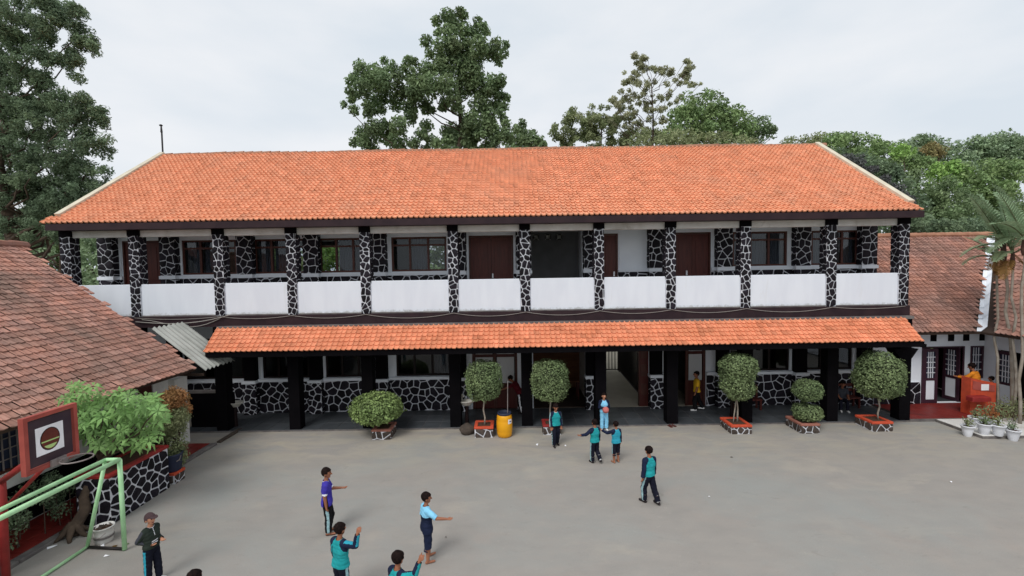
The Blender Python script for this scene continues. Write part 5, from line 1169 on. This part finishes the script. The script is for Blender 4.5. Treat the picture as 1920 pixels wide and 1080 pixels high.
for i, ((bu, bv), (tu, tv), Y, rad, lab) in enumerate(specs):
    b = at_y(bu, bv, Y); b[2] = 0.05; tpt = at_y(tu, tv, Y); p = thing('palm', b, lab, 'palm', 'slender palms beside the lectern')
    mb = MB(); P = limb(mb, b, tpt, rad, rad * 0.75, n=9, wig=0.012); tk = mb.build('trunk', 'bark_pale', p, True)
    cs_ = tpt + (tpt - b) * 0.0
    MB().tube([tpt - (0, 0, 0.95 if i == 1 else 0.5), tpt - (0, 0, 0.3), tpt + (0, 0, 0.1)], [rad * 1.0, rad * 1.7, rad * 0.9], 9).build('crownshaft', 'palm_fibre', p, True)
    mbr = MB(); A, B_, T_ = [], [], []
    lay = {0: [(200, 45, 1.1, 1.2), (120, 60, 1.1, .9), (160, 25, 1.0, 1.5), (20, 40, .9, 1.2)],
           1: [(165, 66, 2.0, .45), (118, 74, 1.9, .5), (60, 62, 1.7, .8), (195, 38, 1.4, 1.2), (20, 45, 1.4, 1.1), (250, 40, 1.1, 1.3), (150, 15, 1.2, 1.3)],
           2: [(150, 70, 1.7, .6), (40, 60, 1.6, .8), (200, 20, 1.1, 1.3), (300, 40, 1.1, 1.3), (100, 80, 1.8, .4)],
           3: [(150, 72, 1.9, .5), (100, 70, 1.8, .6), (190, 45, 1.5, 1.1), (40, 50, 1.6, 1), (270, 40, 1.2, 1.4), (175, 10, 1.2, 1.3)]}[i]
    for az, el, L, dr in lay: frond(mbr, A, B_, T_, tpt + (0, 0, 0.05), math.radians(az), math.radians(el), L, dr, R3)
    mbr.build('frond_stem', 'leaf_olive', p, True); mesh_obj('fronds', np.array(A), B_, ['leaf_palm'], p, None, T_)
    if i in (1, 2):
        mbr = MB(); A, B_, T_ = [], [], []
        for az in (200, 320, 80): frond(mbr, A, B_, T_, tpt - (0, 0, 0.1), math.radians(az), math.radians(-35), 0.9, 1.0, R3)
        mesh_obj('dead_frond', np.array(A), B_, ['leaf_dry'], p, None, T_)
# ------------------------------------------------------------------ people: one remeshed body each, clothes lifted off it
mat('skin', srgb(150, 98, 74), srgb(160, 106, 80), rough=0.6, scale=8); mat('skin_light', srgb(186, 132, 104), srgb(194, 140, 112), rough=0.6, scale=8)
mat('eye_dark', srgb(30, 22, 20), rough=0.4); mat('lip', srgb(120, 66, 58), rough=0.6)
mat('hair', srgb(20, 14, 14), srgb(36, 25, 23), rough=0.8, spec=0.08, scale=30, bump=0.4, bscale=90)
for n_, c_ in (('teal', (32, 142, 146)), ('teal_blue', (44, 146, 168)), ('navy', (24, 32, 56)), ('navy_black', (18, 20, 34)), ('sky_cloth', (130, 194, 226)), ('purple_cloth', (60, 52, 150)), ('white_cloth', (222, 224, 230)), ('stripe', (140, 172, 178)),
               ('olive_cloth', (40, 48, 42)), ('maroon_cloth', (92, 22, 32)), ('yellow_cloth', (226, 174, 44)), ('orange_cloth', (216, 132, 38)), ('grey_cloth', (62, 64, 72)), ('black_cloth', (16, 15, 18)), ('cap_cloth', (74, 58, 60)), ('shoe_dark', (40, 34, 36)), ('shoe_white', (214, 214, 214)), ('ball_red', (184, 106, 102))):
    mat(n_, srgb(*c_), tuple(min(1, q * 1.25 + 0.004) for q in srgb(*c_)), rough=0.85, scale=7, spec=0.15, bump=0.15, bscale=18)

def capsule_mesh(p0, p1, r0, r1, n=10):
    p0, p1 = np.array(p0, float), np.array(p1, float); d = p1 - p0; L = np.linalg.norm(d); d = d / L if L > 1e-6 else np.array([0, 0, 1.0])
    a = np.cross(d, [0.31, 0.77, 0.55]); a /= np.linalg.norm(a); c = np.cross(d, a); rings = []
    for k in range(1, 4): t = math.pi / 2 * (1 - k / 3.0); rings.append((p0 - d * r0 * math.sin(t), r0 * math.cos(t)))
    for k in range(0, 3): t = math.pi / 2 * (k / 3.0); rings.append((p1 + d * r1 * math.sin(t), r1 * math.cos(t)))
    V = [p0 - d * r0]
    for q, r_ in rings:
        for j in range(n): th = 2 * math.pi * j / n; V.append(q + r_ * (math.cos(th) * a + math.sin(th) * c))
    V.append(p1 + d * r1); Fc = []; m_ = len(rings)
    for j in range(n): Fc.append((0, 1 + (j + 1) % n, 1 + j)); Fc.append((len(V) - 1, 1 + (m_ - 1) * n + j, 1 + (m_ - 1) * n + (j + 1) % n))
    for i in range(m_ - 1):
        for j in range(n): j2 = (j + 1) % n; Fc.append((1 + i * n + j, 1 + i * n + j2, 1 + (i + 1) * n + j2, 1 + (i + 1) * n + j))
    return V, Fc
def nrm(v): v = np.array(v, float); return v / np.linalg.norm(v)
def rotx(a): c, s = math.cos(a), math.sin(a); return np.array([[1, 0, 0], [0, c, -s], [0, s, c]])
def rotz(a): c, s = math.cos(a), math.sin(a); return np.array([[c, -s, 0], [s, c, 0], [0, 0, 1]])

def person(ground, deg, h, label, pose, shirt, pants, feet='shoe_dark', skin='skin', hair='hair', cap=False, z0=0.0, voxel=0.0095):
    """pose: aR, aL = (upper arm, forearm) directions; lR, lL = (thigh, shin); lean, head yaw/pitch in degrees; x right, y ahead, z up.
       shirt: dict(main, sleeve, stripe, long, hem, collar, prints); pants: dict(main, stripe, long)"""
    S = h / 1.35; prim = []
    def add(p0, p1, r0, r1, lab): prim.append((np.array(p0, float), np.array(p1, float), r0, r1, lab))
    hipc = np.array([0, 0, 0.68]); RL = rotx(-math.radians(pose.get('lean', 0))) @ rotz(math.radians(-pose.get('twist', 0)))
    T = lambda p: hipc + RL @ (np.array(p, float) - hipc)
    add((-.05, 0, .665), (.05, 0, .665), .086, .086, 'hips'); add(T((-.042, .004, .79)), T((.042, .004, .79)), .076, .076, 'torso')
    add(T((-.046, .003, .855)), T((.046, .003, .855)), .08, .08, 'torso'); add(T((-.072, -.003, .975)), T((.072, -.003, .975)), .074, .074, 'torso'); add((-.048, .002, .725), (.048, .002, .725), .081, .081, 'hips'); add(T((-.058, .0, .92)), T((.058, 0, .92)), .084, .084, 'torso'); add(T((-.09, -.006, 1.03)), T((.09, -.006, 1.03)), .058, .058, 'torso')
    add(T((0, -.008, 1.06)), T((0, .008, 1.16)), .045, .039, 'neck')
    hc = T((0, .012, 1.235)); RH = RL @ rotz(math.radians(-pose.get('yaw', 0))) @ rotx(-math.radians(pose.get('pitch', 0)))
    Hh = lambda p: hc + RH @ np.array(p, float)
    add(Hh((0, -.012, .032)), Hh((0, .012, .012)), .083, .078, 'head'); add(Hh((0, .022, -.01)), Hh((0, .036, -.06)), .066, .04, 'head')
    add(Hh((0, .084, .005)), Hh((0, .1, -.022)), .009, .014, 'head')
    for s in (-1, 1): add(Hh((s * .077, -.008, .0)), Hh((s * .08, -.012, -.025)), .014, .011, 'head')
    for s, key in ((1, 'aR'), (-1, 'aL')):
        d1, d2 = nrm(pose[key][0]), nrm(pose[key][1]); sh = T((s * .128, -.004, 1.032)); el = sh + d1 * .205; wr = el + d2 * .185; L = key[-1]
        add(sh, el, .045, .035, 'uarm' + L); add(el, wr, .035, .024, 'farm' + L)
        side = np.cross(d2, [0, 0, 1.0] if abs(d2[2]) < .8 else [0, 1.0, 0]); side = nrm(side) * .5; pd = nrm(np.cross(side, d2))
        kn = wr + d2 * .075; side = nrm(side)
        for q in (-.018, 0, .018): add(wr + side * q * .6 + d2 * .015, kn + side * q, .017, .014, 'hand' + L)
        fist = pose.get('fist' + L, 0.35)
        for i, q in enumerate((-.027, -.009, .009, .027)):
            f1 = nrm(d2 + pd * fist); f2 = nrm(d2 + pd * fist * 2.6); k0 = kn + side * q - d2 * .012; ln = (.026, .031, .033, .028)[i]
            if pose.get('point' + L) and i == 2: f1 = f2 = d2; ln = .036
            add(k0, k0 + f1 * ln, .0092, .0085, 'hand' + L); add(k0 + f1 * ln, k0 + f1 * ln + f2 * ln * .8, .0085, .0075, 'hand' + L)
        tb = wr + d2 * .022 + side * s * -.02; t1 = tb + nrm(d2 + side * s * -1.1 + pd * .3) * .034; add(tb, t1, .0115, .0095, 'hand' + L); add(t1, t1 + nrm(d2 * 1.2 + pd * .5) * .026, .0095, .008, 'hand' + L)
    low = 9
    for s, key in ((1, 'lR'), (-1, 'lL')):
        d1, d2 = nrm(pose[key][0]), nrm(pose[key][1]); hp_ = np.array([s * .066, 0, .64]); kn = hp_ + d1 * .295; an = kn + d2 * .285; L = key[-1]
        add(hp_, kn, .074, .05, 'thigh' + L); add(kn, an, .049, .031, 'shin' + L)
        add(kn + d2 * .08 - np.array([0, .012, 0]), kn + d2 * .13 - np.array([0, .01, 0]), .042, .036, 'shin' + L)
        fd = nrm(pose.get('f' + L, (s * .12, 1, 0))); fd = nrm(fd - np.array([0, 0, 1.0]) * 0.0); toe = an + fd * .125 + np.array([0, 0, -.032 if fd[2] > -.2 else -.0]); heel = an - fd * .028 + np.array([0, 0, -.03 if fd[2] > -.2 else -.01])
        add(an, heel, .03, .026, 'foot' + L); add(heel, toe, .027, .021, 'foot' + L); low = min(low, heel[2] - .027, toe[2] - .022)
    off = np.array([0, 0, -low])
    V, Fc = [], []
    for p0, p1, r0, r1, _ in prim:
        a, b = capsule_mesh(p0, p1, r0, r1); o = len(V); V += a; Fc += [tuple(i + o for i in f) for f in b]
    me = bpy.data.meshes.new('body'); me.from_pydata([tuple(v) for v in V], [], Fc); tmp = bpy.data.objects.new('body_source', me); col.objects.link(tmp)
    m = tmp.modifiers.new('r', 'REMESH'); m.mode = 'VOXEL'; m.voxel_size = voxel
    m2 = tmp.modifiers.new('s', 'SMOOTH'); m2.factor = 0.5; m2.iterations = 2
    dg = bpy.context.evaluated_depsgraph_get(); me2 = bpy.data.meshes.new_from_object(tmp.evaluated_get(dg)); bpy.data.objects.remove(tmp); bpy.data.meshes.remove(me)
    nv, nf = len(me2.vertices), len(me2.polygons)
    co = np.empty(nv * 3); me2.vertices.foreach_get('co', co); co = co.reshape(-1, 3); vn = np.empty(nv * 3); me2.vertices.foreach_get('normal', vn); vn = vn.reshape(-1, 3)
    ls = np.empty(nf, int); me2.polygons.foreach_get('loop_start', ls); lt = np.empty(nf, int); me2.polygons.foreach_get('loop_total', lt); li = np.empty(len(me2.loops), int); me2.loops.foreach_get('vertex_index', li)
    keep = lt == 4; quads = li[ls[keep][:, None] + np.arange(4)]; tris = None
    bpy.data.meshes.remove(me2)
    fc = co[quads].mean(1); fnv = np.cross(co[quads[:, 2]] - co[quads[:, 0]], co[quads[:, 3]] - co[quads[:, 1]]); fnv /= np.linalg.norm(fnv, axis=1)[:, None] + 1e-9
    def classify(P):
        best = np.full(len(P), 9.0); lab = np.zeros(len(P), int); tt = np.zeros(len(P))
        for i, (p0, p1, r0, r1, _) in enumerate(prim):
            d = p1 - p0; L2 = d @ d + 1e-9; t = np.clip((P - p0) @ d / L2, 0, 1); dist = np.linalg.norm(P - p0 - t[:, None] * d, axis=1) - (r0 + (r1 - r0) * t)
            k = dist < best; best[k] = dist[k]; lab[k] = i; tt[k] = t[k]
        return np.array([q[4] for q in prim])[lab], tt
    lab, tt = classify(fc)
    Rz = rotz(math.radians(-deg)); g = np.array([ground[0], ground[1], z0])
    W = lambda P: g + ((P + off) * S) @ Rz.T
    who = thing('person', g, label, 'person')
    hl = (fc - hc) @ RH                     # head coordinates of the faces
    ul = (fc - hipc) @ RL + hipc            # straightened torso coordinates
    un = fnv @ RL
    mi = np.zeros(len(quads), int)
    ish = lab == 'head'
    for s in (-1, 1): mi[ish & (np.linalg.norm((hl - np.array([s * .03, .082, .022])) * np.array([1, .5, 1.4]), axis=1) < .013)] = 1
    mi[ish & (np.abs(hl[:, 0]) < .024) & (np.abs(hl[:, 2] + .052) < .007) & (hl[:, 1] > .05)] = 2
    def emit(name, mask, offv, mats, idx=None, parent=who, smooth=True, wr=0.0):
        q = quads[mask]
        if len(q) == 0: return None
        u, inv = np.unique(q, return_inverse=True); inv = inv.reshape(q.shape); P = co[u]
        o_ = offv(P) if callable(offv) else np.full(len(P), offv)
        if wr: o_ = o_ + wr * np.sin(P[:, 2] * 55 + P[:, 0] * 30) * np.sin(P[:, 0] * 40 + P[:, 1] * 25 + P[:, 2] * 14)
        P = P + vn[u] * np.asarray(o_)[:, None]
        return mesh_obj(name, W(P), inv, [MATS[x] for x in mats], parent, None if idx is None else idx[mask], None, smooth)
    emit('body', np.ones(len(quads), bool), 0.0, [skin, 'eye_dark', 'lip'], mi)
    # hair or cap
    hm = ish & (((hl[:, 2] > .045) & (hl[:, 1] < .075)) | ((hl[:, 1] < -.0) & (hl[:, 2] > -.035) & (np.abs(hl[:, 0]) < .079)) | ((hl[:, 1] < .03) & (hl[:, 2] > .015)))
    emit('cap' if cap else 'hair', hm, 0.011, ['cap_cloth' if cap else hair], wr=0.005)
    if cap:
        pts = [Hh((.07 * math.cos(a), .068 + .1 * math.sin(a), .058 - .012 * math.sin(a))) for a in np.linspace(0, math.pi, 9)]
        top_ = [W(p[None])[0] for p in pts]; MB().prism(top_, (0, 0, 0.008)).build('visor', 'cap_cloth', who)
    # trousers or shorts
    isleg = np.array([l.startswith('thigh') or l.startswith('shin') for l in lab]); lim = pants.get('long', 1.0)
    pm = (lab == 'hips') | ((lab == 'torso') & (ul[:, 2] < .76)) | (isleg & np.array([l.startswith('thigh') for l in lab])) | (np.array([l.startswith('shin') for l in lab]) & (tt < (0.94 if lim >= 1 else lim)))
    if lim <= 0: pm &= ~np.array([l.startswith('shin') for l in lab])
    px = np.zeros(len(quads), int)
    if pants.get('stripe'):
        sgn = np.array([1 if l.endswith('R') else -1 for l in lab]); px[isleg & (fnv[:, 0] * sgn > .93)] = 1
    flare = pants.get('flare', 0.022)
    emit('trousers' if lim >= 1 else 'shorts', pm, lambda P: 0.010 + flare * np.clip((.62 - P[:, 2]) / .5, 0, 1), [pants['main'], pants.get('stripe') or pants['main']], px, wr=0.004)
    # shirt
    lg = shirt.get('long', 1.0); up_ = np.array([l.startswith('uarm') for l in lab]); fo_ = np.array([l.startswith('farm') for l in lab])
    hem = shirt.get('hem', .66)
    sm = ((lab == 'torso') & (ul[:, 2] > hem)) | ((lab == 'hips') & (ul[:, 2] > hem)) | ((lab == 'neck') & (ul[:, 2] < 1.085)) | (up_ & (tt < (2 if lg >= 1 else lg))) | (fo_ & (lg >= 1) & (tt < .95))
    if hem < .64: sm |= (np.array([l.startswith('thigh') for l in lab]) & (fc[:, 2] > hem))
    sx = np.zeros(len(quads), int); arm = up_ | fo_; sx[arm] = 1
    rag = shirt.get('raglan', .088)
    sx[(lab == 'torso') & (np.abs(ul[:, 0]) > rag + .5 * np.clip(1.02 - ul[:, 2], -.05, 1)) & (ul[:, 2] > .92)] = 1
    if shirt.get('stripe'):
        for L, s in (('R', 1), ('L', -1)):
            key = 'a' + L; d1, d2 = nrm(pose[key][0]), nrm(pose[key][1])
            for part_, d in (('uarm' + L, d1), ('farm' + L, d2)):
                o_ = np.array([s * 1.0, 0, .6]); o_ = nrm(o_ - d * (o_ @ d)); sx[(lab == part_) & (fnv @ o_ > .8)] = 2
    if shirt.get('collar'): sx[(lab == 'neck') | ((lab == 'torso') & (ul[:, 2] > 1.075) & (np.abs(ul[:, 0]) < .055))] = 3
    if shirt.get('cuff'): sx[up_ & (tt > lg - .16)] = 3
    for (a, b, c, d, s) in shirt.get('prints', ()): sx[(lab == 'torso') & (ul[:, 0] > a) & (ul[:, 0] < b) & (ul[:, 2] > c) & (ul[:, 2] < d) & (un[:, 1] * s > .35)] = 3
    if shirt.get('low'): sx[((lab == 'torso') | (lab == 'hips') | np.array([l.startswith('thigh') for l in lab])) & (ul[:, 2] < shirt.get('lowz', .98))] = 4
    if shirt.get('back'): sx[(lab == 'torso') & (un[:, 1] < -.1) & (np.abs(ul[:, 0]) < .085)] = 4
    m5 = [shirt['main'], shirt.get('sleeve', shirt['main']), shirt.get('stripe') or shirt['main'], shirt.get('trim', 'white_cloth'), shirt.get('low') or shirt.get('back') or shirt['main']]
    emit('shirt', sm, lambda P: 0.016 + 0.014 * np.clip((.86 - P[:, 2]) / .25, 0, 1), m5, sx, wr=0.003)
    # footwear
    if feet:
        fm = np.array([l.startswith('foot') for l in lab]); 
        if feet == 'sandal': emit('sandals', fm & (fc[:, 2] + off[2] < .022), 0.006, ['brown_wood'])
        else:
            emit('shoes', fm, 0.007, [feet])
            emit('socks', np.array([l.startswith('shin') for l in lab]) & (tt > .8), 0.006, ['shoe_white' if feet == 'shoe_dark' else 'navy_black'])
    return who, prim, W

DN = ((.12, .02, -1), (.08, .1, -1)); DNL = ((-.12, .02, -1), (-.08, .1, -1)); ST = ((.05, .02, -1), (.0, -.03, -1)); STL = ((-.05, .02, -1), (0, -.03, -1))
uni = dict(main='teal', sleeve='navy', stripe='stripe', trim='stripe'); unip = dict(main='navy_black', stripe='stripe')
back_mark = [(-.03, .03, .965, .975, -1), (-.03, -.018, .92, .975, -1), (.018, .03, .92, .95, -1), (-.03, .03, .915, .925, -1)]
person((-3.99, 9.38), 72, 1.43, 'boy in a purple short sleeved shirt and dark trousers walking to the right', dict(aR=((.1, -.12, -1), (.02, .12, -1)), aL=((-.1, .45, -.9), (.0, 1, -.12)), lR=((.03, .1, -1), (0, -.05, -1)), lL=((-.03, .22, -1), (0, -.22, -1)), yaw=10),
       dict(main='purple_cloth', long=.85, collar=True, cuff=True, trim='white_cloth', hem=.62, prints=[(-.05, -.03, .84, 1.0, -1), (-.015, .005, .9, 1.0, -1), (.02, .04, .84, .96, -1)]), dict(main='black_cloth', stripe='stripe'), 'sandal')
person(at_z(287, 1090), 98, 1.27, 'boy in a cap and dark green zipped top standing at the lower left', dict(aR=((.12, -.55, -.85), (-.3, .5, -.25)), aL=((-.12, -.1, -1), (.3, .8, -.1)), lR=((.02, -.04, -1), (0, -.03, -1)), lL=((-.03, .16, -1), (-.02, .05, -1)), yaw=8),
       dict(main='olive_cloth', stripe='grey_cloth', collar=True, trim='white_cloth', prints=[(-.006, .006, .93, 1.08, 1), (-.06, .06, .78, .80, 1), (-.06, .06, .825, .84, 1)], hem=.7), dict(main='navy_black', stripe='teal_blue', flare=.016), 'shoe_white', 'skin_light', cap=True)
person((-2.93, 7.34), 28, 1.4, 'boy in a teal top seen from behind with his right fist raised', dict(aR=((.95, .1, .12), (.12, .15, 1)), aL=((-.16, .1, -1), (-.0, .35, -1)), lR=ST, lL=((-.05, .15, -1), (0, -.2, -1)), fistR=1.6, yaw=6),
       dict(main='teal', sleeve='navy', stripe='teal_blue', trim='navy', prints=[(-.075, -.06, .8, 1.0, -1)]), unip)
person((-1.77, 6.56), 38, 1.4, 'boy in a teal top at the bottom edge pointing up with his right hand', dict(aR=((.9, .3, .35), (.22, .3, 1)), aL=((-.16, .1, -1), (-.0, .35, -1)), lR=ST, lL=STL, fistR=1.0, pointR=True, yaw=-8), dict(main='teal', sleeve='navy', stripe='teal', trim='navy', raglan=.075), unip)
person((-4.55, 6.2), 10, 1.4, 'boy of whom only the dark hair shows at the bottom edge', dict(aR=DN, aL=DNL, lR=ST, lL=STL), uni, unip)
person((-1.7, 8.42), 62, 1.35, 'barefoot boy in a light blue and navy shirt stretching his arm to the right', dict(aR=((.62, .6, -.5), (.35, .9, -.12)), aL=((-.3, -.1, -1), (-.1, .2, -1)), lR=((.06, -.02, -1), (0, -.03, -1)), lL=((-.1, .22, -1), (-.04, .02, -1)), yaw=12),
       dict(main='sky_cloth', sleeve='sky_cloth', long=.95, hem=.6, low='navy', lowz=.93, collar=True, trim='sky_cloth'), dict(main='navy', long=.12), None)
person((3.15, 10.42), -34, 1.38, 'boy in a teal uniform walking away alone in the open yard', dict(aR=((.2, .1, -1), (.1, .15, -1)), aL=((-.22, -.08, -1), (-.06, .12, -1)), lR=((.03, -.28, -1), (.02, -.42, -1)), lL=((-.02, .34, -1), (0, -.06, -1)), twist=12),
       dict(main='teal', sleeve='navy', stripe='navy', trim='teal_blue', prints=back_mark, hem=.68), unip)
person((2.28, 12.64), -26, 1.26, 'boy in a teal uniform and long trousers reaching out to the left with his arm', dict(aL=((-.75, .25, -.6), (-1, .1, .02)), aR=((.16, .05, -1), (.06, .2, -1)), lL=ST[:0] + ((-.05, .08, -1), (0, -.02, -1)), lR=((.1, .1, -1), (.02, -.8, -1))),
       dict(main='teal', sleeve='navy', stripe='navy', trim='teal_blue', prints=back_mark), unip)
person((2.88, 12.62), -22, 1.2, 'barefoot boy in a teal shirt and knee length shorts seen from behind', dict(aL=((-.5, .75, -.4), (-.55, .8, .3)), aR=((.16, .0, -1), (.06, .15, -1)), lL=STL, lR=((.06, .1, -1), (0, -.1, -1))),
       dict(main='teal_blue', sleeve='navy', stripe='navy', trim='stripe'), dict(main='navy_black', long=.1, stripe='stripe'), None)
w_, pr_, W_ = person((3.06, 15.2), 176, 1.28, 'boy in a light blue tracksuit with navy sleeves holding a red ball', dict(aR=((.22, .22, -1), (-.75, .85, .12)), aL=((-.22, .22, -1), (.75, .85, .12)), lR=ST, lL=((-.06, .12, -1), (0, -.1, -1))),
       dict(main='sky_cloth', sleeve='navy', trim='navy', collar=True, hem=.68), dict(main='sky_cloth', stripe='navy'), 'shoe_white', 'skin_light')
bc = W_(np.array([[0, .235, .80]]))[0]
o = MB().lathe([(0.11 * math.sin(a), -0.11 * math.cos(a)) for a in np.linspace(0.05, math.pi - 0.05, 13)], bc, 18).build('ball', 'ball_red', smooth=True); tag(o, 'faded red ball held by the boy in the light blue tracksuit', 'ball')
person((1.29, 13.86), 165, 1.36, 'boy in a teal uniform walking towards the viewer with his head lowered', dict(aR=((.16, .02, -1), (.02, .25, -1)), aL=((-.2, -.05, -1), (-.02, .2, -1)), lR=((.02, .2, -1), (0, -.1, -1)), lL=((-.04, -.12, -1), (0, -.3, -1)), pitch=24), dict(main='teal', sleeve='navy', stripe='stripe', trim='white_cloth', collar=True, hem=.68), unip)
person((0.25, 16.95), -72, 1.55, 'person in a maroon shirt bending beside the classroom door behind the barrel', dict(aR=((.1, .75, -.7), (-.05, .9, -.4)), aL=((-.1, .9, -.5), (.05, .9, -.4)), lR=((.05, .2, -1), (0, -.15, -1)), lL=((-.05, -.1, -1), (0, -.2, -1)), lean=34), dict(main='maroon_cloth', long=.9, trim='white_cloth'), dict(main='black_cloth', stripe='white_cloth'), 'shoe_dark', z0=0.056)
person((6.93, 16.95), -80, 1.52, 'child in a yellow polo shirt walking left along the terrace', dict(aR=((.1, -.35, -1), (.05, -.1, -1)), aL=((-.1, .1, -1), (-.02, .3, -1)), lR=((.03, -.28, -1), (0, -.5, -1)), lL=((-.03, .3, -1), (0, -.05, -1))), dict(main='yellow_cloth', long=.85, trim='yellow_cloth'), dict(main='black_cloth'), 'shoe_white', z0=0.056)
person((12.32, 16.82), 200, 1.4, 'child in dark grey clothes sitting on the bench behind the large round topiary', dict(aR=((.15, .4, -1), (-.1, .8, -.3)), aL=((-.15, .4, -1), (.1, .8, -.3)), lR=((.12, 1, -.02), (0, .1, -1)), lL=((-.12, 1, -.02), (0, .1, -1)), lean=8), dict(main='grey_cloth', long=.9), dict(main='navy_black'), 'shoe_white', z0=0.056)
person((17.2, 16.6), -25, 1.66, 'adult in an orange shirt leaning on the orange lectern, seen from behind', dict(aR=((.3, .5, -.8), (-.1, .9, .0)), aL=((-.3, .6, -.7), (.1, .9, 0)), lR=ST, lL=STL, lean=14), dict(main='orange_cloth', trim='orange_cloth'), dict(main='black_cloth'), z0=0.113)
person((17.5, 16.4), -30, 1.22, 'dark haired child in dark clothes standing close behind the orange lectern', dict(aR=DN, aL=DNL, lR=ST, lL=STL), dict(main='black_cloth'), dict(main='black_cloth'), z0=0.113)
